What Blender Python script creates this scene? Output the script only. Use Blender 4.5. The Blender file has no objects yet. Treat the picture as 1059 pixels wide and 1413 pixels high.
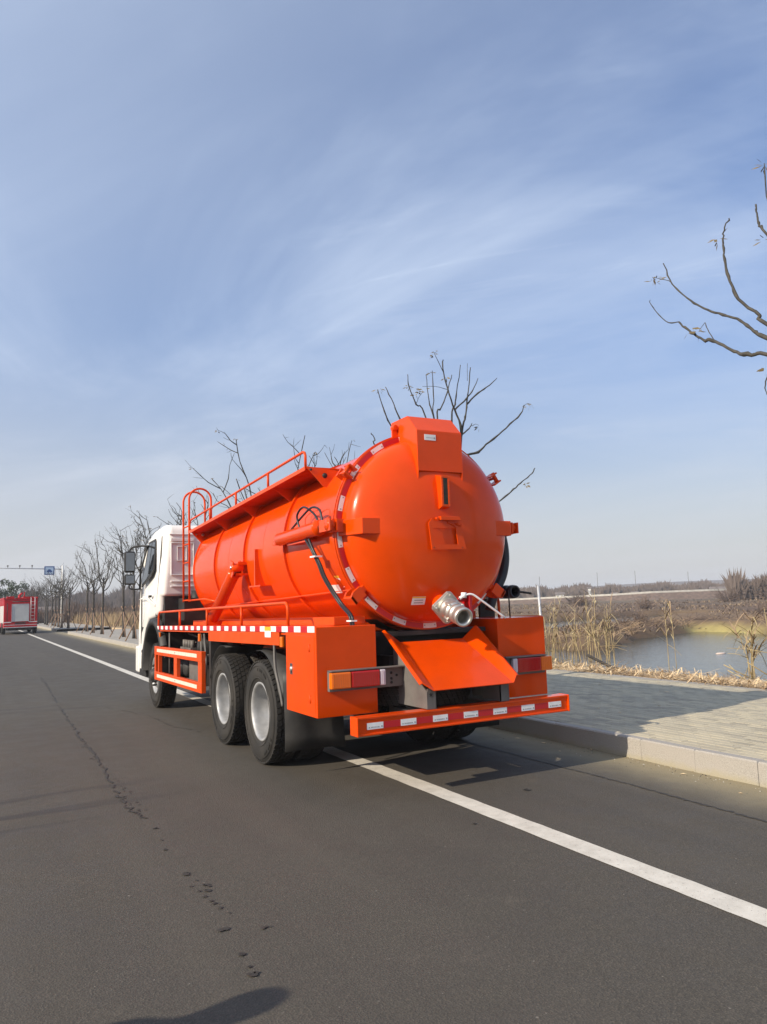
import bpy, bmesh, math, random
import numpy as np
from mathutils import Vector, Matrix, noise
rnd = random.Random(7)
scene = bpy.context.scene
COL = scene.collection

# ------------------------------------------------------------------ camera
def cam_axes(yaw, pitch, roll):
    cy, sy, cp, sp = math.cos(yaw), math.sin(yaw), math.cos(pitch), math.sin(pitch)
    f = Vector((sy*cp, cy*cp, sp)); r = Vector((cy, -sy, 0)); u = r.cross(f)
    c, s = math.cos(roll), math.sin(roll)
    return c*r + s*u, -s*r + c*u, f
cd = bpy.data.cameras.new('camera'); cam = bpy.data.objects.new('camera', cd); COL.objects.link(cam)
_r, _u, _f = cam_axes(0.4898, 0.1160, -0.0328)
cam.matrix_world = Matrix(((_r.x, _u.x, -_f.x, -3.8504), (_r.y, _u.y, -_f.y, -5.7081), (_r.z, _u.z, -_f.z, 1.6313), (0, 0, 0, 1)))
cd.sensor_fit = 'VERTICAL'; cd.sensor_height = 24.0; cd.sensor_width = 18.0; cd.lens = 24.0*1052.28/1413.0
cd.clip_start = 0.05; cd.clip_end = 5000
scene.camera = cam

# ------------------------------------------------------------------ light
SUN_EL = math.radians(29.0); SUN_AZ = math.radians(262.0)      # clockwise from +Y
sd = bpy.data.lights.new('sun', 'SUN'); sd.energy = 4.5; sd.angle = math.radians(0.5); sd.color = (1.0, 0.88, 0.71)
sun = bpy.data.objects.new('sun', sd); COL.objects.link(sun)
_tos = Vector((math.sin(SUN_AZ)*math.cos(SUN_EL), math.cos(SUN_AZ)*math.cos(SUN_EL), math.sin(SUN_EL)))
sun.rotation_euler = _tos.to_track_quat('Z', 'Y').to_euler(); sun.location = (-30, 0, 30)

world = bpy.data.worlds.new('World'); scene.world = world; world.use_nodes = True
wn, wl = world.node_tree.nodes, world.node_tree.links; wn.clear()
def W(t, **k):
    n = wn.new(t)
    for a, b in k.items(): setattr(n, a, b)
    return n
wout = W('ShaderNodeOutputWorld'); wbg = W('ShaderNodeBackground'); wbg.inputs[1].default_value = 0.092
sky = W('ShaderNodeTexSky', sky_type='NISHITA', sun_disc=False, sun_elevation=SUN_EL, sun_rotation=SUN_AZ, air_density=1.2, dust_density=1.6, ozone_density=2.2, altitude=30)
tc = W('ShaderNodeTexCoord'); sep = W('ShaderNodeSeparateXYZ'); wl.new(tc.outputs['Generated'], sep.inputs[0])
def wmath(op, a, b=None, c=None, clamp=False):
    n = W('ShaderNodeMath', operation=op, use_clamp=clamp)
    for i, v in enumerate((a, b, c)):
        if v is None: continue
        if isinstance(v, (int, float)): n.inputs[i].default_value = v
        else: wl.new(v, n.inputs[i])
    return n.outputs[0]
zc = wmath('MAXIMUM', sep.outputs[2], 0.0); den = wmath('ADD', zc, 0.16)
comb = W('ShaderNodeCombineXYZ'); wl.new(wmath('DIVIDE', sep.outputs[0], den), comb.inputs[0]); wl.new(wmath('DIVIDE', sep.outputs[1], den), comb.inputs[1])
def wnoise(scale, rot, stretch, detail, rough, dist, lo, hi, off=(0, 0, 0)):
    mp0 = W('ShaderNodeMapping'); mp0.inputs['Rotation'].default_value = (0, 0, math.radians(rot)); mp0.inputs['Location'].default_value = off
    mp = W('ShaderNodeMapping'); mp.inputs['Scale'].default_value = stretch
    nz = W('ShaderNodeTexNoise'); nz.inputs['Scale'].default_value = scale; nz.inputs['Detail'].default_value = detail
    nz.inputs['Roughness'].default_value = rough; nz.inputs['Distortion'].default_value = dist
    wl.new(comb.outputs[0], mp0.inputs[0]); wl.new(mp0.outputs[0], mp.inputs[0]); wl.new(mp.outputs[0], nz.inputs['Vector'])
    mr = W('ShaderNodeMapRange', interpolation_type='SMOOTHSTEP'); mr.inputs[1].default_value = lo; mr.inputs[2].default_value = hi
    wl.new(nz.outputs[0], mr.inputs[0]); return mr.outputs[0]
CL_ROT = -27
veil = wnoise(0.75, CL_ROT, (1, 0.62, 1), 6, 0.6, 1.0, 0.40, 0.74, (0.03, 6.1, 0))
streak = wnoise(0.9, CL_ROT, (1.4, 0.42, 1), 7, 0.55, 1.1, 0.42, 0.80, (3.04, 2.79, 0))
wisps = wnoise(3.0, CL_ROT-14, (1.6, 0.30, 1), 10, 0.7, 1.6, 0.50, 0.85, (7.37, 4.33, 0))
m1 = wmath('MULTIPLY', veil, 0.40); m2 = wmath('MULTIPLY', streak, 0.26); m3 = wmath('MULTIPLY', wmath('MULTIPLY', wisps, veil), 0.35)
mask = wmath('ADD', wmath('ADD', m1, m2), m3)
vd = W('ShaderNodeVectorMath', operation='DOT_PRODUCT'); wl.new(tc.outputs['Generated'], vd.inputs[0]); vd.inputs[1].default_value = tuple(_tos)
side = W('ShaderNodeMapRange', interpolation_type='SMOOTHSTEP'); side.inputs[1].default_value = -0.75; side.inputs[2].default_value = 0.55; side.inputs[3].default_value = 0.0; side.inputs[4].default_value = 0.62
wl.new(vd.outputs['Value'], side.inputs[0])
mask = wmath('ADD', mask, side.outputs[0], clamp=True)
# pale milky air towards the horizon
hz = W('ShaderNodeMapRange', interpolation_type='SMOOTHSTEP'); hz.inputs[1].default_value = 0.36; hz.inputs[2].default_value = -0.02
wl.new(sep.outputs[2], hz.inputs[0])
mixc = W('ShaderNodeMix', data_type='RGBA'); mixc.inputs[7].default_value = (5.7, 6.65, 8.3, 1)
mixh = W('ShaderNodeMix', data_type='RGBA'); mixh.inputs[7].default_value = (5.9, 5.85, 5.85, 1)
tint = W('ShaderNodeMix', data_type='RGBA', blend_type='MULTIPLY'); tint.inputs[0].default_value = 1.0; tint.inputs[7].default_value = (0.76, 0.93, 1.26, 1)
wl.new(sky.outputs[0], tint.inputs[6])
wl.new(mask, mixc.inputs[0]); wl.new(tint.outputs[2], mixc.inputs[6])
wl.new(wmath('MULTIPLY', hz.outputs[0], 0.85), mixh.inputs[0]); wl.new(mixc.outputs[2], mixh.inputs[6])
wl.new(mixh.outputs[2], wbg.inputs[0]); wl.new(wbg.outputs[0], wout.inputs[0])
vs = scene.view_settings; vs.view_transform = 'Standard'; vs.look = 'None'; vs.exposure = 0.34; vs.gamma = 1.0; vs.use_curve_mapping = False

# ------------------------------------------------------------------ materials
def mat(name, color, rough=0.6, metal=0.0, coat=0.0, spec=0.5, trans=0.0, ior=1.45, emis=None):
    m = bpy.data.materials.new(name); m.use_nodes = True
    b = m.node_tree.nodes['Principled BSDF']
    b.inputs['Base Color'].default_value = (*color, 1); b.inputs['Roughness'].default_value = rough
    b.inputs['Metallic'].default_value = metal; b.inputs['Coat Weight'].default_value = coat; b.inputs['Coat Roughness'].default_value = 0.06
    b.inputs['Specular IOR Level'].default_value = spec; b.inputs['Transmission Weight'].default_value = trans; b.inputs['IOR'].default_value = ior
    return m
def N(m, t, **k):
    n = m.node_tree.nodes.new(t)
    for a, b in k.items(): setattr(n, a, b)
    return n
def L(m, a, b): m.node_tree.links.new(a, b)
def bsdf(m): return m.node_tree.nodes['Principled BSDF']
def nz(m, scale, detail=3, rough=0.5, vec=None, dist=0.0, stretch=None):
    n = N(m, 'ShaderNodeTexNoise'); n.inputs['Scale'].default_value = scale; n.inputs['Detail'].default_value = detail
    n.inputs['Roughness'].default_value = rough; n.inputs['Distortion'].default_value = dist
    if vec is None: vec = N(m, 'ShaderNodeTexCoord').outputs['Object']
    if stretch:
        mp = N(m, 'ShaderNodeMapping'); mp.inputs['Scale'].default_value = stretch; L(m, vec, mp.inputs[0]); vec = mp.outputs[0]
    L(m, vec, n.inputs['Vector']); return n.outputs[0]
def ramp(m, fac, stops, interp='LINEAR'):
    r = N(m, 'ShaderNodeValToRGB'); r.color_ramp.interpolation = interp
    e = r.color_ramp.elements
    while len(e) < len(stops): e.new(0.5)
    for i, (p, c) in enumerate(stops):
        e[i].position = p; e[i].color = (*c, 1) if len(c) == 3 else c
    L(m, fac, r.inputs[0]); return r.outputs[0]
def rng(m, v, a, b, c=0.0, d=1.0, smooth=True):
    r = N(m, 'ShaderNodeMapRange', interpolation_type='SMOOTHSTEP' if smooth else 'LINEAR')
    for i, x in enumerate((a, b, c, d)): r.inputs[i+1].default_value = x
    L(m, v, r.inputs[0]); return r.outputs[0]
def mixc(m, fac, a, b, mode='MIX'):
    n = N(m, 'ShaderNodeMix', data_type='RGBA', blend_type=mode)
    for s, v in ((0, fac), (6, a), (7, b)):
        if isinstance(v, (int, float)): n.inputs[s].default_value = v
        elif isinstance(v, tuple): n.inputs[s].default_value = (*v, 1)
        else: L(m, v, n.inputs[s])
    return n.outputs[2]
def mth(m, op, a, b, clamp=False):
    n = N(m, 'ShaderNodeMath', operation=op, use_clamp=clamp)
    for i, v in enumerate((a, b)):
        if isinstance(v, (int, float)): n.inputs[i].default_value = v
        else: L(m, v, n.inputs[i])
    return n.outputs[0]
def bump(m, h, strength=0.3, dist=0.01):
    b = N(m, 'ShaderNodeBump'); b.inputs['Strength'].default_value = strength; b.inputs['Distance'].default_value = dist
    L(m, h, b.inputs['Height']); L(m, b.outputs[0], bsdf(m).inputs['Normal'])
def varied(m, c1, c2, scale=4, detail=4, bmp=None, rough=None):
    f = nz(m, scale, detail, 0.6); L(m, ramp(m, f, [(0.3, c1), (0.7, c2)]), bsdf(m).inputs['Base Color'])
    if bmp: bump(m, nz(m, bmp[0], 4, 0.6), bmp[1], bmp[2])
    if rough: L(m, rng(m, nz(m, scale*1.7, 3), 0.3, 0.7, *rough), bsdf(m).inputs['Roughness'])
    return m
def paint(name, c, r1=0.17, r2=0.28, dust=0.18):
    m = mat(name, c, 0.28, coat=0.2, spec=0.20)
    t = N(m, 'ShaderNodeTexCoord').outputs['Object']
    f = nz(m, 2.3, 5, 0.6, t)
    d = rng(m, nz(m, 1.1, 6, 0.65, t), 0.42, 0.75, 0.0, dust)
    c2 = tuple(x*0.88 for x in c)
    base = mixc(m, rng(m, f, 0.3, 0.7), c, c2)
    L(m, mixc(m, d, base, (0.42, 0.33, 0.24)), bsdf(m).inputs['Base Color'])
    L(m, rng(m, f, 0.3, 0.75, r1, r2), bsdf(m).inputs['Roughness'])
    bump(m, nz(m, 3.0, 2, 0.5, t), 0.05, 0.005)
    return m
M = {}
M['orange'] = paint('orange_paint', (0.76, 0.064, 0.0003), dust=0.02)
M['orange_flat'] = paint('orange_paint_frame', (0.72, 0.072, 0.002), 0.35, 0.5, 0.05)
M['white'] = paint('white_cab_paint', (0.82, 0.80, 0.77), 0.22, 0.34, 0.12)
M['black'] = varied(mat('black_plastic', (0.02, 0.02, 0.02), 0.55), (0.012, 0.012, 0.012), (0.035, 0.033, 0.031), 6)
M['chassis'] = varied(mat('chassis_black', (0.02, 0.02, 0.02), 0.6), (0.012, 0.012, 0.012), (0.045, 0.042, 0.04), 5)
M['grey'] = varied(mat('dark_grey_steel', (0.12, 0.11, 0.10), 0.55), (0.10, 0.093, 0.088), (0.17, 0.16, 0.148), 4, rough=(0.45, 0.7))
M['rubber'] = varied(mat('rubber', (0.03, 0.03, 0.03), 0.75), (0.013, 0.0125, 0.012), (0.040, 0.035, 0.029), 2.6, 7, bmp=(60, 0.2, 0.002))
M['hose'] = varied(mat('black_hose', (0.012, 0.014, 0.02), 0.38), (0.010, 0.012, 0.018), (0.022, 0.024, 0.03), 9)
M['silver'] = varied(mat('silver_rim', (0.6, 0.6, 0.6), 0.38, metal=0.4), (0.30, 0.30, 0.30), (0.46, 0.46, 0.46), 7, rough=(0.35, 0.55))
M['cast'] = varied(mat('cast_aluminium', (0.6, 0.58, 0.53), 0.42, metal=0.85), (0.50, 0.48, 0.44), (0.70, 0.67, 0.61), 14, bmp=(40, 0.15, 0.003))
M['steel'] = varied(mat('bright_steel', (0.6, 0.6, 0.6), 0.25, metal=1.0), (0.5, 0.5, 0.5), (0.7, 0.7, 0.7), 9)
M['glass'] = mat('dark_glass', (0.015, 0.018, 0.022), 0.04, spec=0.8)
M['sight'] = varied(mat('sight_glass', (0.01, 0.012, 0.008), 0.3), (0.006, 0.007, 0.005), (0.03, 0.035, 0.012), 30)
M['mirror'] = mat('mirror_glass', (0.22, 0.23, 0.24), 0.05, metal=1.0)
M['red_tape'] = mat('red_reflective_tape', (0.50, 0.010, 0.018), 0.35)
M['white_tape'] = varied(mat('white_reflective_tape', (0.8, 0.8, 0.8), 0.35), (0.74, 0.73, 0.72), (0.84, 0.83, 0.82), 20)
M['pink_tape'] = varied(mat('pale_reflective_strip', (0.8, 0.6, 0.5), 0.4), (0.80, 0.58, 0.46), (0.82, 0.68, 0.58), 10)
M['print_grey'] = mat('print_grey', (0.30, 0.29, 0.30), 0.5)
M['yellow'] = mat('yellow_label', (0.80, 0.42, 0.02), 0.5)
M['amber'] = mat('amber_lens', (0.80, 0.16, 0.005), 0.15, coat=0.5)
M['red_lens'] = mat('red_lens', (0.45, 0.006, 0.008), 0.12, coat=0.5)
M['clear_lens'] = mat('clear_lens', (0.62, 0.56, 0.60), 0.12, coat=0.5)
M['red_paint'] = varied(mat('red_valve_paint', (0.40, 0.01, 0.015), 0.4), (0.34, 0.008, 0.012), (0.46, 0.015, 0.02), 8)
M['fire_red'] = paint('fire_engine_red', (0.46, 0.006, 0.014), 0.3, 0.45, 0.03)
M['shutter'] = varied(mat('grey_roller_shutter', (0.5, 0.5, 0.48), 0.5), (0.48, 0.48, 0.47), (0.58, 0.58, 0.56), 2)
M['galv'] = varied(mat('galvanised_steel', (0.5, 0.5, 0.5), 0.45, metal=0.4), (0.46, 0.47, 0.48), (0.60, 0.60, 0.60), 5)
M['sign_blue'] = mat('sign_blue', (0.015, 0.07, 0.25), 0.4)
M['sign_pale'] = mat('sign_pale', (0.42, 0.55, 0.72), 0.4)
M['pole_white'] = varied(mat('white_pole_paint', (0.66, 0.66, 0.64), 0.5), (0.58, 0.58, 0.56), (0.72, 0.72, 0.70), 3)
M['bark'] = varied(mat('bark', (0.1, 0.09, 0.08), 0.9), (0.030, 0.027, 0.024), (0.085, 0.075, 0.065), 9, 5, bmp=(30, 0.5, 0.01))
M['twig'] = varied(mat('young_bark', (0.1, 0.1, 0.08), 0.8), (0.030, 0.029, 0.026), (0.085, 0.076, 0.06), 14, 4)
M['leaf'] = varied(mat('dead_leaf', (0.12, 0.09, 0.05), 0.8), (0.06, 0.05, 0.03), (0.22, 0.16, 0.07), 8)
M['stake'] = varied(mat('stake_wood', (0.3, 0.19, 0.12), 0.85), (0.20, 0.12, 0.08), (0.36, 0.24, 0.16), 6)
M['reed'] = varied(mat('dry_reed', (0.55, 0.45, 0.25), 0.8), (0.24, 0.17, 0.085), (0.56, 0.46, 0.25), 1.6, 4)
M['reed2'] = varied(mat('dry_brown_leaf', (0.35, 0.24, 0.15), 0.85), (0.20, 0.13, 0.08), (0.42, 0.30, 0.18), 3.0, 3)
M['straw'] = varied(mat('straw', (0.5, 0.38, 0.22), 0.9), (0.48, 0.32, 0.17), (0.84, 0.66, 0.40), 5.5, 4)
M['dry_grass'] = varied(mat('dry_tall_grass', (0.45, 0.33, 0.18), 0.9), (0.24, 0.165, 0.095), (0.44, 0.33, 0.19), 0.6, 4)
M['shrub'] = varied(mat('bare_shrub', (0.15, 0.11, 0.09), 0.9), (0.09, 0.065, 0.05), (0.21, 0.145, 0.11), 1.3, 4)
M['wood_far'] = varied(mat('bare_woodland', (0.13, 0.10, 0.09), 0.95), (0.085, 0.066, 0.058), (0.165, 0.125, 0.10), 0.05, 6)
M['evergreen'] = varied(mat('evergreen_leaf', (0.04, 0.06, 0.03), 0.7), (0.022, 0.038, 0.016), (0.07, 0.09, 0.04), 1.5, 4)
M['house_white'] = varied(mat('house_render', (0.7, 0.7, 0.68), 0.8), (0.62, 0.62, 0.60), (0.75, 0.75, 0.73), 0.7)
M['house_roof'] = varied(mat('house_roof', (0.15, 0.13, 0.12), 0.8), (0.12, 0.10, 0.09), (0.22, 0.18, 0.16), 0.7)
M['concrete'] = varied(mat('concrete', (0.4, 0.38, 0.34), 0.85), (0.32, 0.30, 0.26), (0.44, 0.42, 0.37), 1.2, 6, bmp=(40, 0.3, 0.003))
M['skin'] = mat('skin', (0.5, 0.3, 0.22), 0.5)
M['cloth'] = varied(mat('dark_coat', (0.05, 0.05, 0.06), 0.9), (0.03, 0.03, 0.04), (0.07, 0.07, 0.08), 6)

# granite kerbstone: speckle, pale top edge, yellowish silt washed against the foot of the stone
def kerb_mat():
    m = mat('granite_kerb', (0.4, 0.4, 0.4), 0.8)
    t = N(m, 'ShaderNodeTexCoord'); geo = N(m, 'ShaderNodeNewGeometry')
    s = N(m, 'ShaderNodeSeparateXYZ'); L(m, geo.outputs['Position'], s.inputs[0])
    fine = nz(m, 130, 3, 0.7, geo.outputs['Position']); mid = nz(m, 5, 4, 0.6, geo.outputs['Position'])
    oi = N(m, 'ShaderNodeObjectInfo')
    base = ramp(m, fine, [(0.32, (0.19, 0.175, 0.155)), (0.5, (0.35, 0.325, 0.285)), (0.68, (0.47, 0.44, 0.39))])
    base = mixc(m, rng(m, mid, 0.35, 0.7, 0, 0.5), base, (0.37, 0.335, 0.30))
    base = mixc(m, rng(m, oi.outputs['Random'], 0, 1, 0.0, 0.30, False), base, (0.30, 0.285, 0.265))
    edge = mth(m, 'ADD', s.outputs[2], mth(m, 'MULTIPLY', nz(m, 6, 4, 0.6, geo.outputs['Position']), 0.10))
    base = mixc(m, rng(m, edge, 0.130, 0.045, 0, 0.60), base, (0.33, 0.29, 0.175))
    L(m, base, bsdf(m).inputs['Base Color']); bump(m, fine, 0.25, 0.002)
    return m
M['kerb'] = kerb_mat()
def paver_mat():
    m = mat('grey_paver', (0.3, 0.3, 0.28), 0.85)
    geo = N(m, 'ShaderNodeNewGeometry').outputs['Position']
    s = N(m, 'ShaderNodeSeparateXYZ'); L(m, geo, s.inputs[0])
    cw_ = (6.012-2.06)/39; pl_ = 0.204
    col = mth(m, 'FLOOR', mth(m, 'DIVIDE', mth(m, 'SUBTRACT', s.outputs[0], 2.06), cw_), 0.0)
    off = mth(m, 'MULTIPLY', mth(m, 'FLOORED_MODULO', col, 2.0), -pl_/2)
    row = mth(m, 'FLOOR', mth(m, 'DIVIDE', mth(m, 'ADD', mth(m, 'ADD', s.outputs[1], 7.5+pl_/2), off), pl_), 0.0)
    cb_ = N(m, 'ShaderNodeCombineXYZ'); L(m, col, cb_.inputs[0]); L(m, row, cb_.inputs[1])
    wn_ = N(m, 'ShaderNodeTexWhiteNoise'); L(m, cb_.outputs[0], wn_.inputs['Vector'])
    fine = nz(m, 90, 3, 0.7, geo); big = nz(m, 0.7, 4, 0.6, geo); st_ = nz(m, 1.9, 6, 0.7, geo)
    base = ramp(m, fine, [(0.3, (0.33, 0.295, 0.215)), (0.7, (0.49, 0.44, 0.33))])
    tone = ramp(m, wn_.outputs['Value'], [(0.0, (0.78, 0.78, 0.80)), (0.5, (1, 1, 1)), (1.0, (1.16, 1.14, 1.08))])
    base = mixc(m, 1.0, base, tone, 'MULTIPLY')
    base = mixc(m, rng(m, big, 0.4, 0.7, 0, 0.45), base, (0.54, 0.475, 0.335))
    base = mixc(m, rng(m, st_, 0.56, 0.72, 0, 0.45), base, (0.20, 0.18, 0.145))
    L(m, base, bsdf(m).inputs['Base Color']); bump(m, fine, 0.3, 0.002)
    return m
M['paver'] = paver_mat()
def sand_mat():
    m = mat('joint_sand', (0.2, 0.18, 0.14), 0.95); varied(m, (0.07, 0.063, 0.05), (0.14, 0.125, 0.095), 8, 4); return m
M['sand'] = sand_mat()
def far_paving_mat():
    m = mat('far_paving', (0.3, 0.28, 0.25), 0.9)
    g = N(m, 'ShaderNodeNewGeometry').outputs['Position']
    base = ramp(m, nz(m, 2.2, 6, 0.7, g), [(0.3, (0.26, 0.235, 0.20)), (0.7, (0.40, 0.37, 0.32))])
    L(m, base, bsdf(m).inputs['Base Color']); return m
M['far_paving'] = far_paving_mat()
def asphalt_mat():
    m = mat('asphalt', (0.06, 0.06, 0.06), 0.8)
    g = N(m, 'ShaderNodeNewGeometry').outputs['Position']
    s = N(m, 'ShaderNodeSeparateXYZ'); L(m, g, s.inputs[0])
    vo = N(m, 'ShaderNodeTexVoronoi'); vo.inputs['Scale'].default_value = 95; L(m, g, vo.inputs['Vector'])
    grain = nz(m, 150, 2, 0.6, g); big = nz(m, 0.55, 5, 0.6, g); lane = nz(m, 0.8, 3, 0.6, g, stretch=(1.6, 0.08, 1))
    base = ramp(m, grain, [(0.25, (0.045, 0.0395, 0.031)), (0.55, (0.077, 0.067, 0.053)), (0.80, (0.145, 0.126, 0.100))])
    spk = ramp(m, vo.outputs['Color'], [(0.0, (0.6, 0.6, 0.6)), (0.6, (1, 1, 1)), (1.0, (1.55, 1.5, 1.45))])
    base = mixc(m, 0.6, base, spk, 'MULTIPLY')
    base = mixc(m, rng(m, big, 0.38, 0.68, 0, 0.35), base, (0.049, 0.043, 0.036))
    base = mixc(m, rng(m, lane, 0.42, 0.7, 0, 0.30), base, (0.098, 0.084, 0.066))
    # soft dark streaks running across the asphalt, in front of the wheels
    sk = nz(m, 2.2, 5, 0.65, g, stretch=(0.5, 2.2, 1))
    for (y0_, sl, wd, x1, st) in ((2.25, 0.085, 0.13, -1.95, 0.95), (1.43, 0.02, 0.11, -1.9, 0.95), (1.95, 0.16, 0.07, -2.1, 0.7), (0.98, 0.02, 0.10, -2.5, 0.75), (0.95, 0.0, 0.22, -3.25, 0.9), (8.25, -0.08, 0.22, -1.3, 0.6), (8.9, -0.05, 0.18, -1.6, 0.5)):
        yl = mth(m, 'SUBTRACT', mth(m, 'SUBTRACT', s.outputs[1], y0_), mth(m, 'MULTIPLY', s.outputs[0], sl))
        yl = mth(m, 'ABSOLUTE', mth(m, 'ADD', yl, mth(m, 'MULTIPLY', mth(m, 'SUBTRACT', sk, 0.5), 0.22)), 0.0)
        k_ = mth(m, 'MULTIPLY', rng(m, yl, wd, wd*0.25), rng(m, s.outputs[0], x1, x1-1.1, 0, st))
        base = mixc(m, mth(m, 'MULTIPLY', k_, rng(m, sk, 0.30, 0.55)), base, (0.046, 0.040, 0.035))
    pt = nz(m, 2.6, 6, 0.7, g); base = mixc(m, rng(m, pt, 0.60, 0.72, 0, 0.30), base, (0.125, 0.105, 0.082))
    chip = nz(m, 38, 2, 0.5, g); base = mixc(m, rng(m, chip, 0.735, 0.76, 0, 0.55), base, (0.28, 0.25, 0.21))
    # silt and pollen dust lying along the kerb
    e = mth(m, 'ADD', s.outputs[0], mth(m, 'MULTIPLY', mth(m, 'SUBTRACT', nz(m, 1.6, 5, 0.65, g), 0.5), 0.55))
    base = mixc(m, mth(m, 'MULTIPLY', rng(m, e, 1.20, 1.90, 0, 0.88), rng(m, s.outputs[0], 2.2, 2.1)), base, (0.36, 0.30, 0.18))
    base = mixc(m, rng(m, e, 0.9, 1.5, 0, 0.40), base, (0.17, 0.15, 0.105))
    L(m, base, bsdf(m).inputs['Base Color'])
    L(m, rng(m, nz(m, 3, 4, 0.6, g), 0.3, 0.7, 0.72, 0.9), bsdf(m).inputs['Roughness'])
    bump(m, mth(m, 'ADD', grain, vo.outputs['Distance']), 0.5, 0.004)
    return m
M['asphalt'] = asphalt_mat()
def lane_mat():
    m = mat('road_paint', (0.6, 0.57, 0.5), 0.75); g = N(m, 'ShaderNodeNewGeometry').outputs['Position']
    base = ramp(m, nz(m, 7, 6, 0.65, g), [(0.3, (0.50, 0.465, 0.40)), (0.7, (0.68, 0.64, 0.56))])
    base = mixc(m, rng(m, nz(m, 1.1, 4, 0.6, g, stretch=(1.5, 0.5, 1)), 0.5, 0.75, 0, 0.45), base, (0.36, 0.325, 0.275))
    base = mixc(m, rng(m, nz(m, 55, 5, 0.75, g), 0.60, 0.66, 0, 0.8), base, (0.13, 0.115, 0.10))
    L(m, base, bsdf(m).inputs['Base Color']); bump(m, nz(m, 120, 3, 0.6, g), 0.35, 0.002); return m
M['lane_paint'] = lane_mat()
M['tar'] = varied(mat('crack_tar', (0.02, 0.02, 0.02), 0.7), (0.028, 0.025, 0.021), (0.052, 0.046, 0.038), 20)
def ground_mat():
    m = mat('ground_soil', (0.2, 0.15, 0.1), 0.95)
    g = N(m, 'ShaderNodeNewGeometry').outputs['Position']
    a = N(m, 'ShaderNodeVertexColor'); a.layer_name = 'soil'
    f = nz(m, 1.3, 8, 0.7, g); f2 = nz(m, 0.12, 6, 0.65, g, stretch=(1, 0.5, 1))
    c = mixc(m, rng(m, f, 0.35, 0.7, 0, 0.55), a.outputs[0], mixc(m, 0.55, a.outputs[0], (0.07, 0.05, 0.035)))
    c = mixc(m, rng(m, f2, 0.5, 0.72, 0, 0.35), c, (0.20, 0.145, 0.082))
    L(m, c, bsdf(m).inputs['Base Color']); bump(m, f, 0.7, 0.08)
    return m
M['ground'] = ground_mat()
def water_mat():
    m = mat('pond_water', (0.045, 0.055, 0.045), 0.10, spec=0.5, ior=1.33)
    g = N(m, 'ShaderNodeNewGeometry').outputs['Position']
    b = nz(m, 3.2, 4, 0.6, g, stretch=(1, 0.6, 1)); bump(m, b, 0.35, 0.06); return m
M['water'] = water_mat()

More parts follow.
